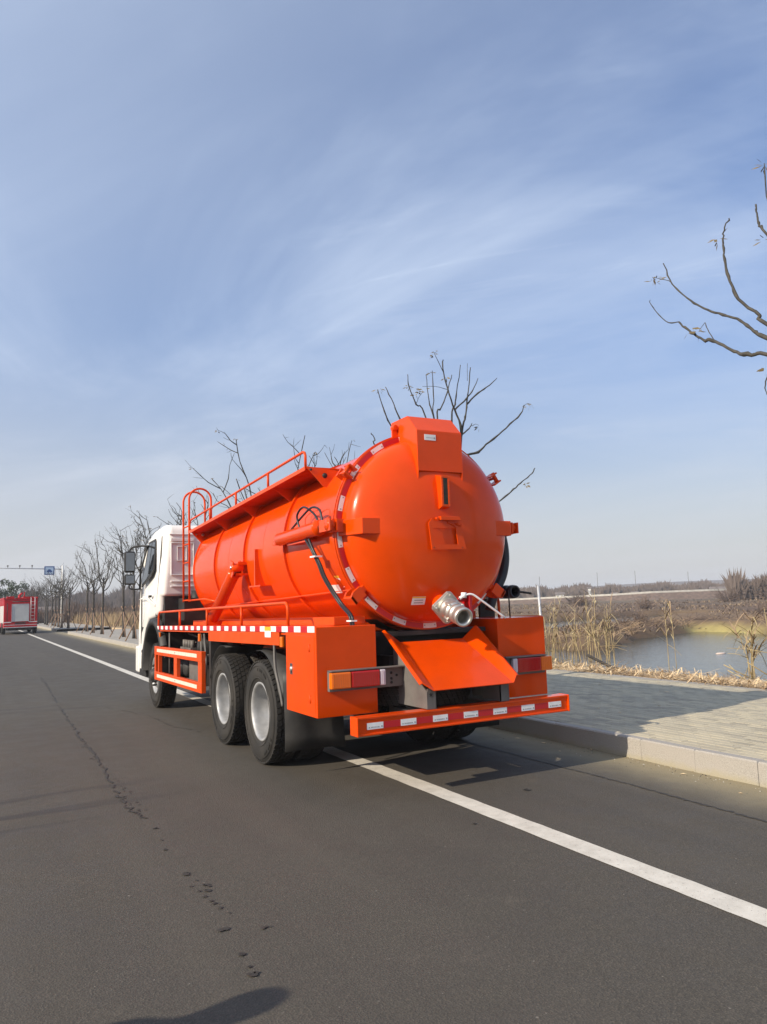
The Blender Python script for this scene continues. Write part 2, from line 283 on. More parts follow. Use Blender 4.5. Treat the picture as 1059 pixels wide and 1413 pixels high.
# ------------------------------------------------------------------ mesh helpers
class MB:
    def __init__(s): s.v = []; s.f = []; s.m = []; s.mi = 0; s.sm = []; s.smooth = False
    def add(s, vs, fs, smooth=None):
        o = len(s.v); s.v.extend(tuple(v) for v in vs)
        sm = s.smooth if smooth is None else smooth
        for f in fs: s.f.append(tuple(i+o for i in f)); s.m.append(s.mi); s.sm.append(sm)
    def box(s, x0, x1, y0, y1, z0, z1, rot=None, piv=None):
        vs = [Vector((x, y, z)) for z in (z0, z1) for y in (y0, y1) for x in (x0, x1)]
        if rot is not None:
            p = Vector(piv) if piv is not None else Vector(((x0+x1)/2, (y0+y1)/2, (z0+z1)/2))
            vs = [rot @ (v-p) + p for v in vs]
        s.add(vs, [(0, 2, 3, 1), (4, 5, 7, 6), (0, 1, 5, 4), (2, 6, 7, 3), (0, 4, 6, 2), (1, 3, 7, 5)], False)
    def prism(s, poly, axis, a, b):
        n = len(poly)
        def pt(p, t): return {0: (t, p[0], p[1]), 1: (p[0], t, p[1]), 2: (p[0], p[1], t)}[axis]
        vs = [pt(p, a) for p in poly] + [pt(p, b) for p in poly]
        fs = [tuple(range(n)), tuple(range(2*n-1, n-1, -1))] + [(i, i+n, (i+1) % n+n, (i+1) % n) for i in range(n)]
        s.add(vs, fs, False)
    def tube(s, pts, r, seg=8, cap=True, smooth=True):
        pts = [Vector(p) for p in pts]; n = len(pts)
        rs = r if isinstance(r, (list, tuple)) else [r]*n
        up = None; vs = []
        for i, p in enumerate(pts):
            t = (pts[min(i+1, n-1)] - pts[max(i-1, 0)])
            t = t.normalized() if t.length > 1e-9 else Vector((0, 0, 1))
            if up is None:
                up = Vector((0, 0, 1)) if abs(t.z) < 0.9 else Vector((1, 0, 0))
            a = up - t*up.dot(t)
            if a.length < 1e-6: a = Vector((1, 0, 0)) - t*t.x
            a.normalize(); b = t.cross(a); up = a
            for k in range(seg):
                w = 2*math.pi*k/seg; vs.append(p + (a*math.cos(w) + b*math.sin(w))*rs[i])
        fs = [(i*seg+k, i*seg+(k+1) % seg, (i+1)*seg+(k+1) % seg, (i+1)*seg+k) for i in range(n-1) for k in range(seg)]
        s.add(vs, fs, smooth)
        if cap: 
            o = len(s.v)-n*seg
            s.f.append(tuple(o+k for k in range(seg-1, -1, -1))); s.m.append(s.mi); s.sm.append(False)
            s.f.append(tuple(o+(n-1)*seg+k for k in range(seg))); s.m.append(s.mi); s.sm.append(False)
    def lathe(s, prof, origin=(0, 0, 0), axis=(1, 0, 0), seg=48, smooth=True, a0=0.0, a1=2*math.pi):
        ax = Vector(axis).normalized(); up = Vector((0, 0, 1)) if abs(ax.z) < 0.9 else Vector((1, 0, 0))
        u = (up - ax*up.dot(ax)).normalized(); w = ax.cross(u); o = Vector(origin)
        full = abs(a1-a0-2*math.pi) < 1e-6; ns = seg if full else seg+1
        vs = [o + ax*t + (u*math.cos(a0+(a1-a0)*k/seg) + w*math.sin(a0+(a1-a0)*k/seg))*r for (t, r) in prof for k in range(ns)]
        fs = []
        for i in range(len(prof)-1):
            for k in range(seg):
                k2 = (k+1) % ns
                fs.append((i*ns+k, i*ns+k2, (i+1)*ns+k2, (i+1)*ns+k))
        s.add(vs, fs, smooth)
    def shear(s, k, y0=0.0):
        s.v = [(x, y, z-k*(y-y0)) for (x, y, z) in s.v]; return s
    def xform(s, mtx):
        s.v = [tuple(mtx @ Vector(v)) for v in s.v]; return s
    def mesh(s, name, mats):
        me = bpy.data.meshes.new(name); me.from_pydata(s.v, [], s.f)
        for mm in (mats if isinstance(mats, (list, tuple)) else [mats]): me.materials.append(M[mm] if isinstance(mm, str) else mm)
        me.polygons.foreach_set('material_index', s.m); me.polygons.foreach_set('use_smooth', s.sm)
        me.update(); return me
    def build(s, name, mats, parent=None, bevel=0, fix=True, seg=2, label=None, kind=None):
        me = s.mesh(name, mats)
        if fix:
            bm = bmesh.new(); bm.from_mesh(me); bmesh.ops.recalc_face_normals(bm, faces=bm.faces); bm.to_mesh(me); bm.free()
        o = bpy.data.objects.new(name, me); COL.objects.link(o)
        if parent is not None: o.parent = parent
        if bevel:
            md = o.modifiers.new('bevel', 'BEVEL'); md.width = bevel; md.segments = seg; md.limit_method = 'ANGLE'; md.angle_limit = math.radians(35)
        if label: o['label'] = label
        if kind: o['kind'] = kind
        return o
def tag(o, label=None, cat=None, group=None, kind=None):
    if label: o['label'] = label
    if cat: o['category'] = cat
    if group: o['group'] = group
    if kind: o['kind'] = kind
    return o
def empty(name, loc=(0, 0, 0), rz=0, **k):
    o = bpy.data.objects.new(name, None); COL.objects.link(o); o.location = loc; o.rotation_euler = (0, 0, rz); o.empty_display_size = 0.3
    return tag(o, **k)
def copy_tree(o, parent=None):
    c = o.copy(); COL.objects.link(c)
    if parent is not None: c.parent = parent; c.matrix_parent_inverse = o.matrix_parent_inverse
    for ch in list(o.children): copy_tree(ch, c)
    return c
def simple(name, fn, mats, parent=None, **k):
    m = MB(); fn(m); return m.build(name, mats, parent, **k)
def arc(cx, cz, r, a0, a1, n, f):
    return [f(cx + r*math.cos(a0+(a1-a0)*i/n), cz + r*math.sin(a0+(a1-a0)*i/n)) for i in range(n+1)]
def smooth_path(pts, sub=6):
    P = [Vector(p) for p in pts]; out = []
    for i in range(len(P)-1):
        p0, p1, p2, p3 = P[max(i-1, 0)], P[i], P[i+1], P[min(i+2, len(P)-1)]
        for k in range(sub):
            t = k/sub
            out.append(0.5*((2*p1) + (p2-p0)*t + (2*p0-5*p1+4*p2-p3)*t*t + (3*p1-p0-3*p2+p3)*t**3))
    out.append(P[-1]); return out

# ================================================================== GROUND, WATER, ROAD
def seq(a, b, st): return list(np.arange(a, b, st))
def grow(a, b, st, g):
    o = []; x = a
    while x < b: o.append(x); x += st; st *= g
    return o + [b]
xs = sorted(-np.array(grow(10, 900, 4, 1.35)))
xs = list(xs) + seq(-9.9, 5.5, 1.2) + [5.6, 6.0, 6.24, 6.32] + seq(6.5, 14, 0.25) + seq(14, 72, 0.6) + grow(72.6, 1600, 1.0, 1.09)
ys = list(sorted(-np.array(grow(12, 600, 1.5, 1.25)))) + seq(-11.5, 16, 0.4) + seq(16, 72, 0.6) + grow(72.6, 1800, 1.0, 1.08)
X, Y = np.meshgrid(np.array(xs, float), np.array(ys, float)); nxs, nys = len(xs), len(ys)
def seg_dist(px, py, poly):
    d = np.full(px.shape, 1e9); inside = np.zeros(px.shape, bool); n = len(poly)
    for i in range(n):
        (ax, ay), (bx, by) = poly[i], poly[(i+1) % n]
        vx, vy = bx-ax, by-ay; t = np.clip(((px-ax)*vx+(py-ay)*vy)/(vx*vx+vy*vy), 0, 1)
        d = np.minimum(d, np.hypot(px-ax-t*vx, py-ay-t*vy))
        c = ((ay > py) != (by > py)) & (px < (bx-ax)*(py-ay)/((by-ay)+1e-12)+ax); inside ^= c
    return np.where(inside, -d, d)
def fbm(px, py, sc, oc=4, seed=0.0):
    out = np.empty(px.size)
    for i, (a, b) in enumerate(zip(px.ravel(), py.ravel())):
        out[i] = noise.fractal(Vector((a*sc, b*sc, seed)), 0.9, 2.1, oc)
    return out.reshape(px.shape)
POND1 = [(12.6, -60), (75, -60), (52, 5), (38.4, 24.6), (40.6, 28.9), (40.8, 31.6), (37.5, 30.8), (34.4, 29.7), (31.3, 28.9), (27, 25.2), (24.0, 23.6), (22.6, 24.4), (24.5, 28.5), (22.5, 28.8), (17.5, 24.5), (14.0, 18.5), (12.4, 12.5)]
POND2 = [(30.5, 36.2), (36, 38.8), (37.8, 37.4), (46.5, 41.8), (53.0, 45.0), (54.5, 42.8), (70, 54.8), (69, 61), (60, 60.5), (50, 59.5), (41, 62), (33, 53)]
n1 = fbm(X, Y, 0.35, 4, 1.0); n2 = fbm(X, Y, 0.05, 4, 5.0); n3 = fbm(X, Y, 1.7, 3, 9.0)
d1 = seg_dist(X, Y, POND1) + n1*0.5; d2 = seg_dist(X, Y, POND2) + n1*0.7; dp = np.minimum(d1, d2)
land = -0.62 + 0.25*n2 + 0.10*n1 + np.clip((X+Y-60)/500, 0, 0.5)
nearf = np.clip((40-X)/20, 0, 1)*np.clip((Y-26)/14, 0, 1)
land = land*(1-nearf) + 0.0*nearf
bank = np.clip((X-7.7)/4.6, 0, 1); bank = bank*bank*(3-2*bank)
crest = 0.07 + 0.05*n1 + 0.03*n3
nearslope = crest*(1-bank) + np.where(Y > 30, land, -1.15)*bank
w = np.clip((X-12.5)/3, 0, 1)
Z = nearslope*(1-w) + land*w
sh = np.clip(dp/1.1, -1, 1)
Z = np.where(dp < 1.1, np.where(dp < 0, -1.2 + sh*0.7, -1.2 + (Z+1.2)*np.clip(sh, 0, 1)**0.8), Z)
Z = np.where(X < 6.27, -0.03, Z); Z = np.where((X >= 6.27) & (X < 7.0), np.maximum(Z, 0.13-0.06*(X-6.27)), Z)
Z = np.where((X < -9.2), -0.02 + 0.02*n1, Z)
# colours of the soil zones
def C3(c): return np.array(c)
cb = np.zeros(X.shape+(3,))
t = np.clip(0.5+n2*0.9+n1*0.25, 0, 1)[..., None]
cb[:] = C3((0.095, 0.056, 0.033))*(1-t) + C3((0.19, 0.122, 0.066))*t
far = np.clip((X+Y-110)/120, 0, 1)[..., None]; cb = cb*(1-far) + (C3((0.10, 0.070, 0.045))*(1-t)+C3((0.17, 0.125, 0.075))*t)*far
straw = (np.clip((8.6-X)/1.0, 0, 1)*(X > 6.2))[..., None]; cb = cb*(1-straw) + C3((0.62, 0.45, 0.25))*straw
near = (np.clip((X-8.4)/1.2, 0, 1)*np.clip((13.5-X)/1.5, 0, 1))[..., None]; cb = cb*(1-0.7*near) + C3((0.30, 0.21, 0.12))*0.7*near
yb = (np.clip(1.0 + 0.5*n1 - d1, 0, 1)*(d1 > -0.5)*np.clip((X-38.4)/1.2, 0, 1)*np.clip((Y-4)/4, 0, 1)*np.clip((34-Y)/1.0, 0, 1))[..., None]
cb = cb*(1-yb) + C3((0.40, 0.34, 0.12))*yb
mud = (np.clip(0.55-dp, 0, 1)*(dp > -0.6))[..., None]*(1-yb); cb = cb*(1-mud*0.9) + C3((0.05, 0.036, 0.026))*mud*0.9
lf = (np.clip((Y-34)/10, 0, 1)*np.clip((X-6.2)/1, 0, 1)*np.clip((30-X)/8, 0, 1))[..., None]; cb = cb*(1-lf) + C3((0.36, 0.27, 0.165))*lf
gm = MB(); gm.v = [tuple(p) for p in np.stack([X, Y, Z], -1).reshape(-1, 3)]
gm.f = [(j*nxs+i, j*nxs+i+1, (j+1)*nxs+i+1, (j+1)*nxs+i) for j in range(nys-1) for i in range(nxs-1)]
gm.m = [0]*len(gm.f); gm.sm = [True]*len(gm.f)
ground = gm.build('ground', 'ground', fix=False, kind='structure')
ca = ground.data.color_attributes.new('soil', 'FLOAT_COLOR', 'POINT')
ca.data.foreach_set('color', np.concatenate([cb.reshape(-1, 3), np.ones((nxs*nys, 1))], 1).astype(np.float32).ravel())
def ground_z(x, y):
    i = min(max(int(np.searchsorted(xs, x))-1, 0), nxs-2); j = min(max(int(np.searchsorted(ys, y))-1, 0), nys-2)
    u = (x-xs[i])/(xs[i+1]-xs[i]); v = (y-ys[j])/(ys[j+1]-ys[j])
    return float((Z[j, i]*(1-u)+Z[j, i+1]*u)*(1-v) + (Z[j+1, i]*(1-u)+Z[j+1, i+1]*u)*v)
simple('pond_water', lambda m: m.add([(11, -90, -1.2), (90, -90, -1.2), (90, 75, -1.2), (11, 75, -1.2)], [(0, 1, 2, 3)]), 'water', kind='structure')

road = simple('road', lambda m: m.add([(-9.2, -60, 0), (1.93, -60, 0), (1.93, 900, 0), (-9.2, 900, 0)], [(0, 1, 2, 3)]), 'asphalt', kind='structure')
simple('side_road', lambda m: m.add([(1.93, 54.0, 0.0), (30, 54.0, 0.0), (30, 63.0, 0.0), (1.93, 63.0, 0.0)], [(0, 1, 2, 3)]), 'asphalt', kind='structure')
def lane(m):
    y = -60.0; jl = 0; vs = []; 
    while y < 420:
        st = 0.12 if y < 12 else 4
        a = rnd.uniform(-0.004, 0.004); b = rnd.uniform(-0.004, 0.004)
        vs += [(-0.435+a, y, 0.004), (-0.245+b, y, 0.004)]; y += st
    n = len(vs)//2; m.add(vs, [(2*i, 2*i+1, 2*i+3, 2*i+2) for i in range(n-1)])
simple('lane_line', lane, 'lane_paint', road)
def crack_strip(m, pts, wmin, wmax, sub=7, jit=0.03, gap=0.0):
    P = []
    for i in range(len(pts)-1):
        for k in range(sub):
            t = k/sub; P.append((pts[i][0]*(1-t)+pts[i+1][0]*t + rnd.gauss(0, jit)*0.5, pts[i][1]*(1-t)+pts[i+1][1]*t))
    P.append(pts[-1]); prev = None
    for (x, y) in P:
        w_ = rnd.uniform(wmin, wmax)
        cur = [(x-w_/2, y, 0.005), (x+w_/2, y, 0.005)]
        if prev and rnd.random() > gap: m.add(prev+cur, [(0, 1, 3, 2)])
        prev = cur
def blot(m, x, y, r, z=0.006):
    n = 9; vs = [(x + math.cos(6.283*k/n)*r*rnd.uniform(0.6, 1.2), y + math.sin(6.283*k/n)*r*rnd.uniform(0.5, 1.0), z) for k in range(n)]
    m.add(vs, [tuple(range(n))])
def crack_l(m):
    crack_strip(m, [(-2.42, 15.5), (-2.44, 13), (-2.55, 9.5), (-2.60, 7.4), (-2.63, 5.2), (-2.63, 3.5), (-2.70, 1.8), (-2.71, 1.0), (-2.64, 0.67)], 0.006, 0.032, 16, 0.028, 0.18)
    for i in range(60):
        t = rnd.random(); blot(m, -2.66+rnd.gauss(0, 0.05), 0.9+t*4.2, rnd.uniform(0.006, 0.018))
def crack_r(m):
    pts = [(1.08, -14), (1.10, -8), (1.09, -2.0), (1.107, -1.3), (1.13, -0.6), (1.118, 0), (1.12, 2), (1.10, 6), (1.11, 12)]
    crack_strip(m, pts, 0.012, 0.032, 26, 0.012, 0.03)
simple('tar_crack', crack_l, 'tar', road); simple('tar_crack', crack_r, 'tar', road)
def small_crack(m):
    crack_strip(m, [(-1.15, 4.3), (-1.42, 5.3), (-1.50, 6.6), (-1.9, 8.2)], 0.006, 0.02, 10, 0.03, 0.25)
simple('tar_crack', small_crack, 'tar', road)
for (x, y, r) in [(-2.684, -0.21, .020), (-2.66, 0.02, .012), (-2.64, 0.35, .022), (-2.679, -0.78, .034), (-2.62, -1.02, .03), (-2.63, -1.12, .026), (-2.70, -1.0, .012), (-2.68, -1.1, .014), (-2.67, -1.2, .018), (-2.66, -1.28, .016), (-2.65, -1.33, .016), (-2.64, -1.4, .017), (-2.65, -0.92, .010), (-2.62, -1.5, .010), (-2.698, -1.69, .032), (-2.525, -1.78, .026), (-2.708, -2.012, .026), (-2.72, -2.15, .016), (-2.729, -2.237, .030), (0.30, -0.35, .04), (-0.62, -0.9, .02), (-2.35, 1.2, 0.012)]:
    r *= 0.78; mm = MB(); blot(mm, x, y, r); 
    for k in range(3): blot(mm, x+rnd.gauss(0, r*.6), y+rnd.gauss(0, r*.6), r*rnd.uniform(0.4, 0.7), 0.0065)
    mm.build('oil_drip', 'tar', road)

# kerb stones, pavement
pavement = MB()
def pave_base(m):
    for (a, b) in ((-40, 54.0), (63.0, 300)):
        m.add([(2.03, a, 0.1895), (6.02, a, 0.1895), (6.02, b, 0.1895), (2.03, b, 0.1895)], [(0, 1, 2, 3)])
        m.add([(1.95, a, 0), (2.03, a, 0.172), (6.02, a, 0.172), (6.02, a, 0)], [(0, 1, 2, 3)])
        m.add([(1.95, b, 0), (2.03, b, 0.172), (6.02, b, 0.172), (6.02, b, 0)], [(0, 1, 2, 3)])
pave = simple('pavement', pave_base, 'sand', kind='structure')
def stone_mesh(name, w_, l_, h_, mt, bev=0.008, z0=0.0):
    bm = bmesh.new(); bmesh.ops.create_cube(bm, size=1.0)
    for v in bm.verts: v.co = Vector((v.co.x*w_, v.co.y*l_, (v.co.z+0.5)*h_+z0))
    bmesh.ops.bevel(bm, geom=[e for e in bm.edges if (e.verts[0].co.z+e.verts[1].co.z)/2 > z0+h_*0.6], offset=bev, segments=1, affect='EDGES')
    me = bpy.data.meshes.new(name); bm.to_mesh(me); bm.free(); me.materials.append(M[mt]); return me
ks = [stone_mesh('kerbstone', 0.12, 0.637, 0.2, 'kerb', 0.012) for _ in range(2)]
def place(me, name, loc, parent, rz=0.0):
    o = bpy.data.objects.new(name, me); COL.objects.link(o); o.location = loc; o.rotation_euler = (rnd.gauss(0, 0.004), rnd.gauss(0, 0.004), rz); o.parent = parent; return o
y = -1.023-12*0.64
while y < 52.0:
    if not y > 54: place(ks[0], 'kerbstone', (1.99+rnd.gauss(0, 0.002), y, rnd.gauss(0, 0.0025)), pave, rnd.gauss(0, 0.003))
    y += 0.64
def far_kerb(m):
    m.box(1.93, 2.05, -40, y_first-0.33, 0, 0.2); m.box(1.93, 2.05, y-0.32, 54.0, 0, 0.2)
    m.box(1.93, 2.05, 63.0, 300, 0, 0.2); m.box(2.05, 6.2, 53.88, 54.0, 0, 0.2); m.box(2.05, 6.2, 63.0, 63.12, 0, 0.195)
y_first = -1.023-12*0.64
simple('far_kerb', far_kerb, 'kerb', pave)
es = stone_mesh('edging_stone', 0.22, 0.985, 0.2, 'kerb', 0.006)
y = -9.5
while y < 40: place(es, 'edging_stone', (6.13+rnd.gauss(0, 0.002), y, -0.012+rnd.gauss(0, 0.002)), pave); y += 1.0
simple('far_edging', lambda m: (m.box(6.02, 6.24, -40, -10.0, 0, 0.185), m.box(6.02, 6.24, 40.0, 54, 0, 0.185), m.box(6.02, 6.24, 63, 300, 0, 0.185)), 'kerb', pave)
def grit(m):
    for k in range(900):
        x = 1.925-abs(rnd.gauss(0, 0.13)); y_ = -3.5+rnd.random()**1.3*24; r_ = rnd.uniform(0.002, 0.007); n = 5; a0 = rnd.uniform(0, 6)
        m.mi = rnd.choice((0, 1)); m.add([(x+math.cos(a0+q*1.257)*r_, y_+math.sin(a0+q*1.257)*r_, 0.0) for q in range(n)]+[(x, y_, r_*1.1)], [(q, (q+1) % n, n) for q in range(n)])
    for k in range(160):
        x = rnd.choice((rnd.uniform(2.1, 6.0), rnd.uniform(4.6, 6.2), 1.92-abs(rnd.gauss(0, 0.2)))); z = 0.199 if x > 2 else 0.004; y_ = -3+rnd.random()*18; a = rnd.uniform(0, 6.28); l_ = rnd.uniform(0.012, 0.05)
        d = Vector((math.cos(a), math.sin(a), 0)); u = Vector((-d.y, d.x, 0))*l_*0.25; p = Vector((x, y_, z)); m.mi = 2
        m.add([p-d*l_, p-u+Vector((0, 0, 0.006)), p+d*l_+Vector((0, 0, 0.003)), p+u+Vector((0, 0, 0.004))], [(0, 1, 2, 3)])
simple('gutter_litter', grit, ['concrete', 'tar', 'straw'], fix=False, kind='stuff')
# pavers in running bond, the long side parallel to the kerb
PW, PL = 0.10, 0.204
allp = []
ncol = 39; x0 = 2.06
cw = (6.012-x0)/ncol
for c in range(ncol):
    yy = -7.5 + (PL/2 if c % 2 else 0)
    while yy < 24:
        cx, cy = x0+cw*(c+0.5), yy
        vx, vy = cx+3.85, cy+5.71
        ang = math.degrees(math.atan2(vx, vy))
        vis = 33 < ang < 56 and not (cy > 1.5 and ang < 41)
        allp.append((0 if vis else 1, math.hypot(vx, vy), cx, cy)); yy += PL
allp.sort(); singles = [p for p in allp if p[0] == 0][:300]
pm = [stone_mesh('paver', cw-0.006, PL-0.007, 0.03, 'paver', 0.0025) for _ in range(1)]
for p in singles: 
    o = place(pm[0], 'paver', (p[2], p[3], 0.1655+rnd.gauss(0, 0.0007)), pave)
    o.rotation_euler = (rnd.gauss(0, 0.003), rnd.gauss(0, 0.003), rnd.gauss(0, 0.005))
sset = set((p[2], p[3]) for p in singles)
mm = MB(); hx, hy = (cw-0.006)/2, (PL-0.007)/2
for p in allp:
    if (p[2], p[3]) in sset: continue
    cx, cy = p[2], p[3]; dz = [0.1955+rnd.gauss(0, 0.0007) for _ in range(4)]; b = 0.168
    mm.add([(cx-hx, cy-hy, dz[0]), (cx+hx, cy-hy, dz[1]), (cx+hx, cy+hy, dz[2]), (cx-hx, cy+hy, dz[3]), (cx-hx, cy-hy, b), (cx+hx, cy-hy, b), (cx+hx, cy+hy, b), (cx-hx, cy+hy, b)],
           [(0, 1, 2, 3), (0, 4, 5, 1), (1, 5, 6, 2), (2, 6, 7, 3), (3, 7, 4, 0)])
mm.build('paver_field', 'paver', pave, fix=False, kind='stuff')
simple('far_paving', lambda m: [m.add([(2.06, a, 0.193), (6.01, a, 0.193), (6.01, b, 0.193), (2.06, b, 0.193)], [(0, 1, 2, 3)]) for a, b in ((-40, -7.7), (24.2, 53.87), (63.13, 299))], 'far_paving', pave)

# ================================================================== TANKER TRUCK
truck = empty('tanker_truck', (0, 0, 0), label='orange vacuum tanker truck with white cab parked along the kerb', cat='truck')
K = 0.013; KT = 0.026      # the bodywork and the tank fall slightly towards the cab
TZ = 2.305; TR = 0.92; YR = 0.68; YF = 6.08
def part(name, fn, mats, parent=truck, shear=0.0, y0=0.6, **k):
    m = MB(); fn(m)
    if shear: m.shear(shear, y0)
    return m.build(name, mats, parent, **k)
# --- wheels (axis X, outer face towards -X, centre at origin)
def tyre_mesh(m):
    R, w2 = 0.53, 0.135
    prof = [(-0.105, 0.292), (-w2+0.012, 0.318), (-w2, 0.36), (-w2-0.004, 0.41), (-w2+0.002, 0.455), (-w2+0.014, 0.495), (-w2+0.034, 0.513), (w2-0.034, 0.513), (w2-0.014, 0.495), (w2-0.002, 0.455), (w2+0.004, 0.41), (w2, 0.36), (w2-0.012, 0.318), (0.105, 0.292)]
    m.lathe(prof, seg=72)
    n = 54
    ribs = [(-0.124, -0.078), (-0.070, -0.030), (-0.022, 0.022), (0.030, 0.070), (0.078, 0.124)]
    for ri, (a, b) in enumerate(ribs):
        for k in range(n):
            off = 0.5*(ri % 2); da = 0.80 if ri in (0, 4) else 0.86
            t0 = 2*math.pi*(k+off)/n; t1 = 2*math.pi*(k+off+da)/n; sk = 0.035
            vs = []
            for (x, r_, s_) in ((a, 0.505, 0), (b, 0.505, sk), (b, 0.529 - (0.006 if ri == 4 else 0), sk), (a, 0.529 - (0.006 if ri == 0 else 0), 0)):
                for t_ in (t0, t1): vs.append((x, math.sin(t_+s_)*r_, math.cos(t_+s_)*r_))
            m.add(vs, [(0, 1, 3, 2), (2, 3, 5, 4), (4, 5, 7, 6), (6, 7, 1, 0), (0, 2, 4, 6), (1, 7, 5, 3)], False)
    # raised rings and moulded letter blocks on the sidewall
    for r_ in (0.345, 0.468):
        m.lathe([(-w2-0.001, r_-0.004), (-w2-0.007, r_), (-w2-0.001, r_+0.004)], seg=72)
    for a0 in (0.5, 2.7, 4.6):
        for k in range(9):
            if k in (3, 7): continue
            t_ = a0 + k*0.075; rr = 0.43
            c = Vector((-w2-0.004, math.sin(t_)*rr, math.cos(t_)*rr)); tg = Vector((0, math.cos(t_), -math.sin(t_))); rd = Vector((0, math.sin(t_), math.cos(t_)))
            vs = [c + tg*s1*0.011 + rd*s2*0.014 + Vector((s3, 0, 0)) for s3 in (0.002, -0.0035) for s1 in (-1, 1) for s2 in (-1, 1)]
            m.add(vs, [(0, 1, 3, 2), (4, 6, 7, 5), (0, 4, 5, 1), (2, 3, 7, 6), (0, 2, 6, 4), (1, 5, 7, 3)], False)
def rim_rear(m):
    m.lathe([(-0.108, 0.300), (-0.120, 0.302), (-0.122, 0.288), (-0.112, 0.276), (-0.092, 0.268), (-0.06, 0.262), (0.055, 0.255), (0.075, 0.235), (0.082, 0.165), (0.082, 0.12), (0.082, 0.0)], seg=64)
    m.lathe([(0.07, 0.26), (0.11, 0.29), (0.108, 0.301)], seg=64)
def rim_front(m):
    m.lathe([(-0.108, 0.300), (-0.120, 0.302), (-0.122, 0.288), (-0.112, 0.276), (-0.085, 0.262), (-0.06, 0.25), (-0.075, 0.235), (-0.105, 0.200), (-0.115, 0.150), (-0.110, 0.12)], seg=64)
    m.lathe([(-0.06, 0.25), (0.07, 0.26), (0.11, 0.29), (0.108, 0.301)], seg=64)
def hub_rear(m):
    m.lathe([(0.08, 0.12), (0.045, 0.115), (0.035, 0.10), (0.033, 0.0)], seg=32)
    for k in range(10):
        a = 2*math.pi*k/10; m.lathe([(0.085, 0.016), (0.05, 0.016), (0.048, 0.0)], origin=(0, math.sin(a)*0.167, math.cos(a)*0.167), seg=6, smooth=False)
def hub_front(m):
    m.lathe([(-0.10, 0.135), (-0.135, 0.125), (-0.19, 0.085), (-0.205, 0.075), (-0.21, 0.0)], seg=32)
    for k in range(10):
        a = 2*math.pi*k/10; m.lathe([(-0.10, 0.019), (-0.155, 0.017), (-0.165, 0.006), (-0.166, 0.0)], origin=(0, math.sin(a)*0.167, math.cos(a)*0.167), seg=6, smooth=False)
def mesh_of(fn, name, mt):
    m = MB(); fn(m); me = m.mesh(name, mt); bm = bmesh.new(); bm.from_mesh(me); bmesh.ops.recalc_face_normals(bm, faces=bm.faces); bm.to_mesh(me); bm.free(); return me
me_t = mesh_of(tyre_mesh, 'tyre', 'rubber'); me_rr = mesh_of(rim_rear, 'rim', 'silver'); me_rf = mesh_of(rim_front, 'rim', 'silver')
me_hr = mesh_of(hub_rear, 'hub', 'chassis'); me_hf = mesh_of(hub_front, 'hub', 'chassis')
def wheel(x, y, side, front=False, outer=True, hub=True):
    w_ = bpy.data.objects.new('wheel', me_t); COL.objects.link(w_); w_.parent = truck; w_.location = (x, y, 0.53)
    w_.rotation_euler = (rnd.uniform(0, 6), 0, 0)
    flip = (side > 0) if outer else (side < 0)
    if flip: w_.rotation_euler = (rnd.uniform(0, 6), 0, math.pi)
    for me, nm in ((me_rf if front else me_rr, 'rim'), (me_hf if front else me_hr, 'hub')):
        if nm == 'hub' and not hub: continue
        c = bpy.data.objects.new(nm, me); COL.objects.link(c); c.parent = w_
    return w_
for yy in (2.10, 3.474):
    for s in (-1, 1):
        wheel(s*1.10, yy, s); wheel(s*0.785, yy, s, outer=False, hub=False)
for s in (-1, 1): wheel(s*1.08, 7.53, s, front=True)
part('axle', lambda m: [m.tube([(-0.9, yy, 0.53), (0.9, yy, 0.53)], 0.075, 12) for yy in (2.1, 3.474)] + [m.lathe([(-0.2, 0.0), (-0.15, 0.15), (0.0, 0.21), (0.15, 0.15), (0.2, 0.0)], origin=(0, yy, 0.53), axis=(0, 1, 0), seg=20) for yy in (2.1, 3.474)] + [m.tube([(-0.95, 7.53, 0.50), (0.95, 7.53, 0.50)], 0.06, 8)], 'chassis')
part('spring_pack', lambda m: [m.box(s*0.5-0.05, s*0.5+0.05, 1.75+0.07*k, 3.85-0.07*k, 0.62+0.022*k, 0.64+0.022*k) for s in (-1, 1) for k in range(8)], 'chassis')
# --- chassis
def rails(m):
    for s in (-1, 1):
        m.box(s*0.43-0.04, s*0.43+0.04, 0.62, 9.0, 0.86, 1.12)
    for yy in (0.7, 1.5, 2.8, 4.4, 5.6, 6.8): m.box(-0.39, 0.39, yy-0.06, yy+0.06, 0.88, 1.09)
part('chassis_rail', rails, 'chassis')
part('propeller_shaft', lambda m: m.tube([(0, 2.2, 0.6), (0, 6.6, 0.8)], 0.06, 12), 'chassis')
def engine(m):
    m.box(-0.45, 0.45, 6.9, 8.6, 0.6, 1.5); m.box(-1.15, 1.15, 7.06, 7.14, 1.02, 1.815); m.box(-0.95, -0.55, 6.55, 6.95, 1.42, 1.78); m.tube([(-0.7, 6.75, 1.4), (-0.7, 6.75, 1.9)], 0.09, 12)
    m.tube([(-0.3, 6.8, 1.3), (-0.45, 6.5, 1.25), (-0.5, 6.2, 1.2)], 0.05, 8)
part('engine_block', engine, 'black')
def air_tanks(m):
    for k, yy in enumerate((6.55, 6.15)): m.lathe([(-0.62, 0.0), (-0.60, 0.10), (-0.56, 0.135), (-0.1, 0.135), (-0.05, 0.10), (-0.03, 0)], origin=(-0.55+0.1, yy, 0.72), seg=24)
    m.lathe([(-0.5, 0.0), (-0.48, 0.12), (-0.44, 0.16), (0.1, 0.16), (0.14, 0.12), (0.16, 0)], origin=(-0.62, 5.05, 1.08), axis=(1, 0, 0), seg=24)
part('air_tank', air_tanks, 'chassis')
part('battery_box', lambda m: (m.box(-1.12, -0.62, 4.75, 5.55, 0.56, 0.98),), 'grey', bevel=0.01)
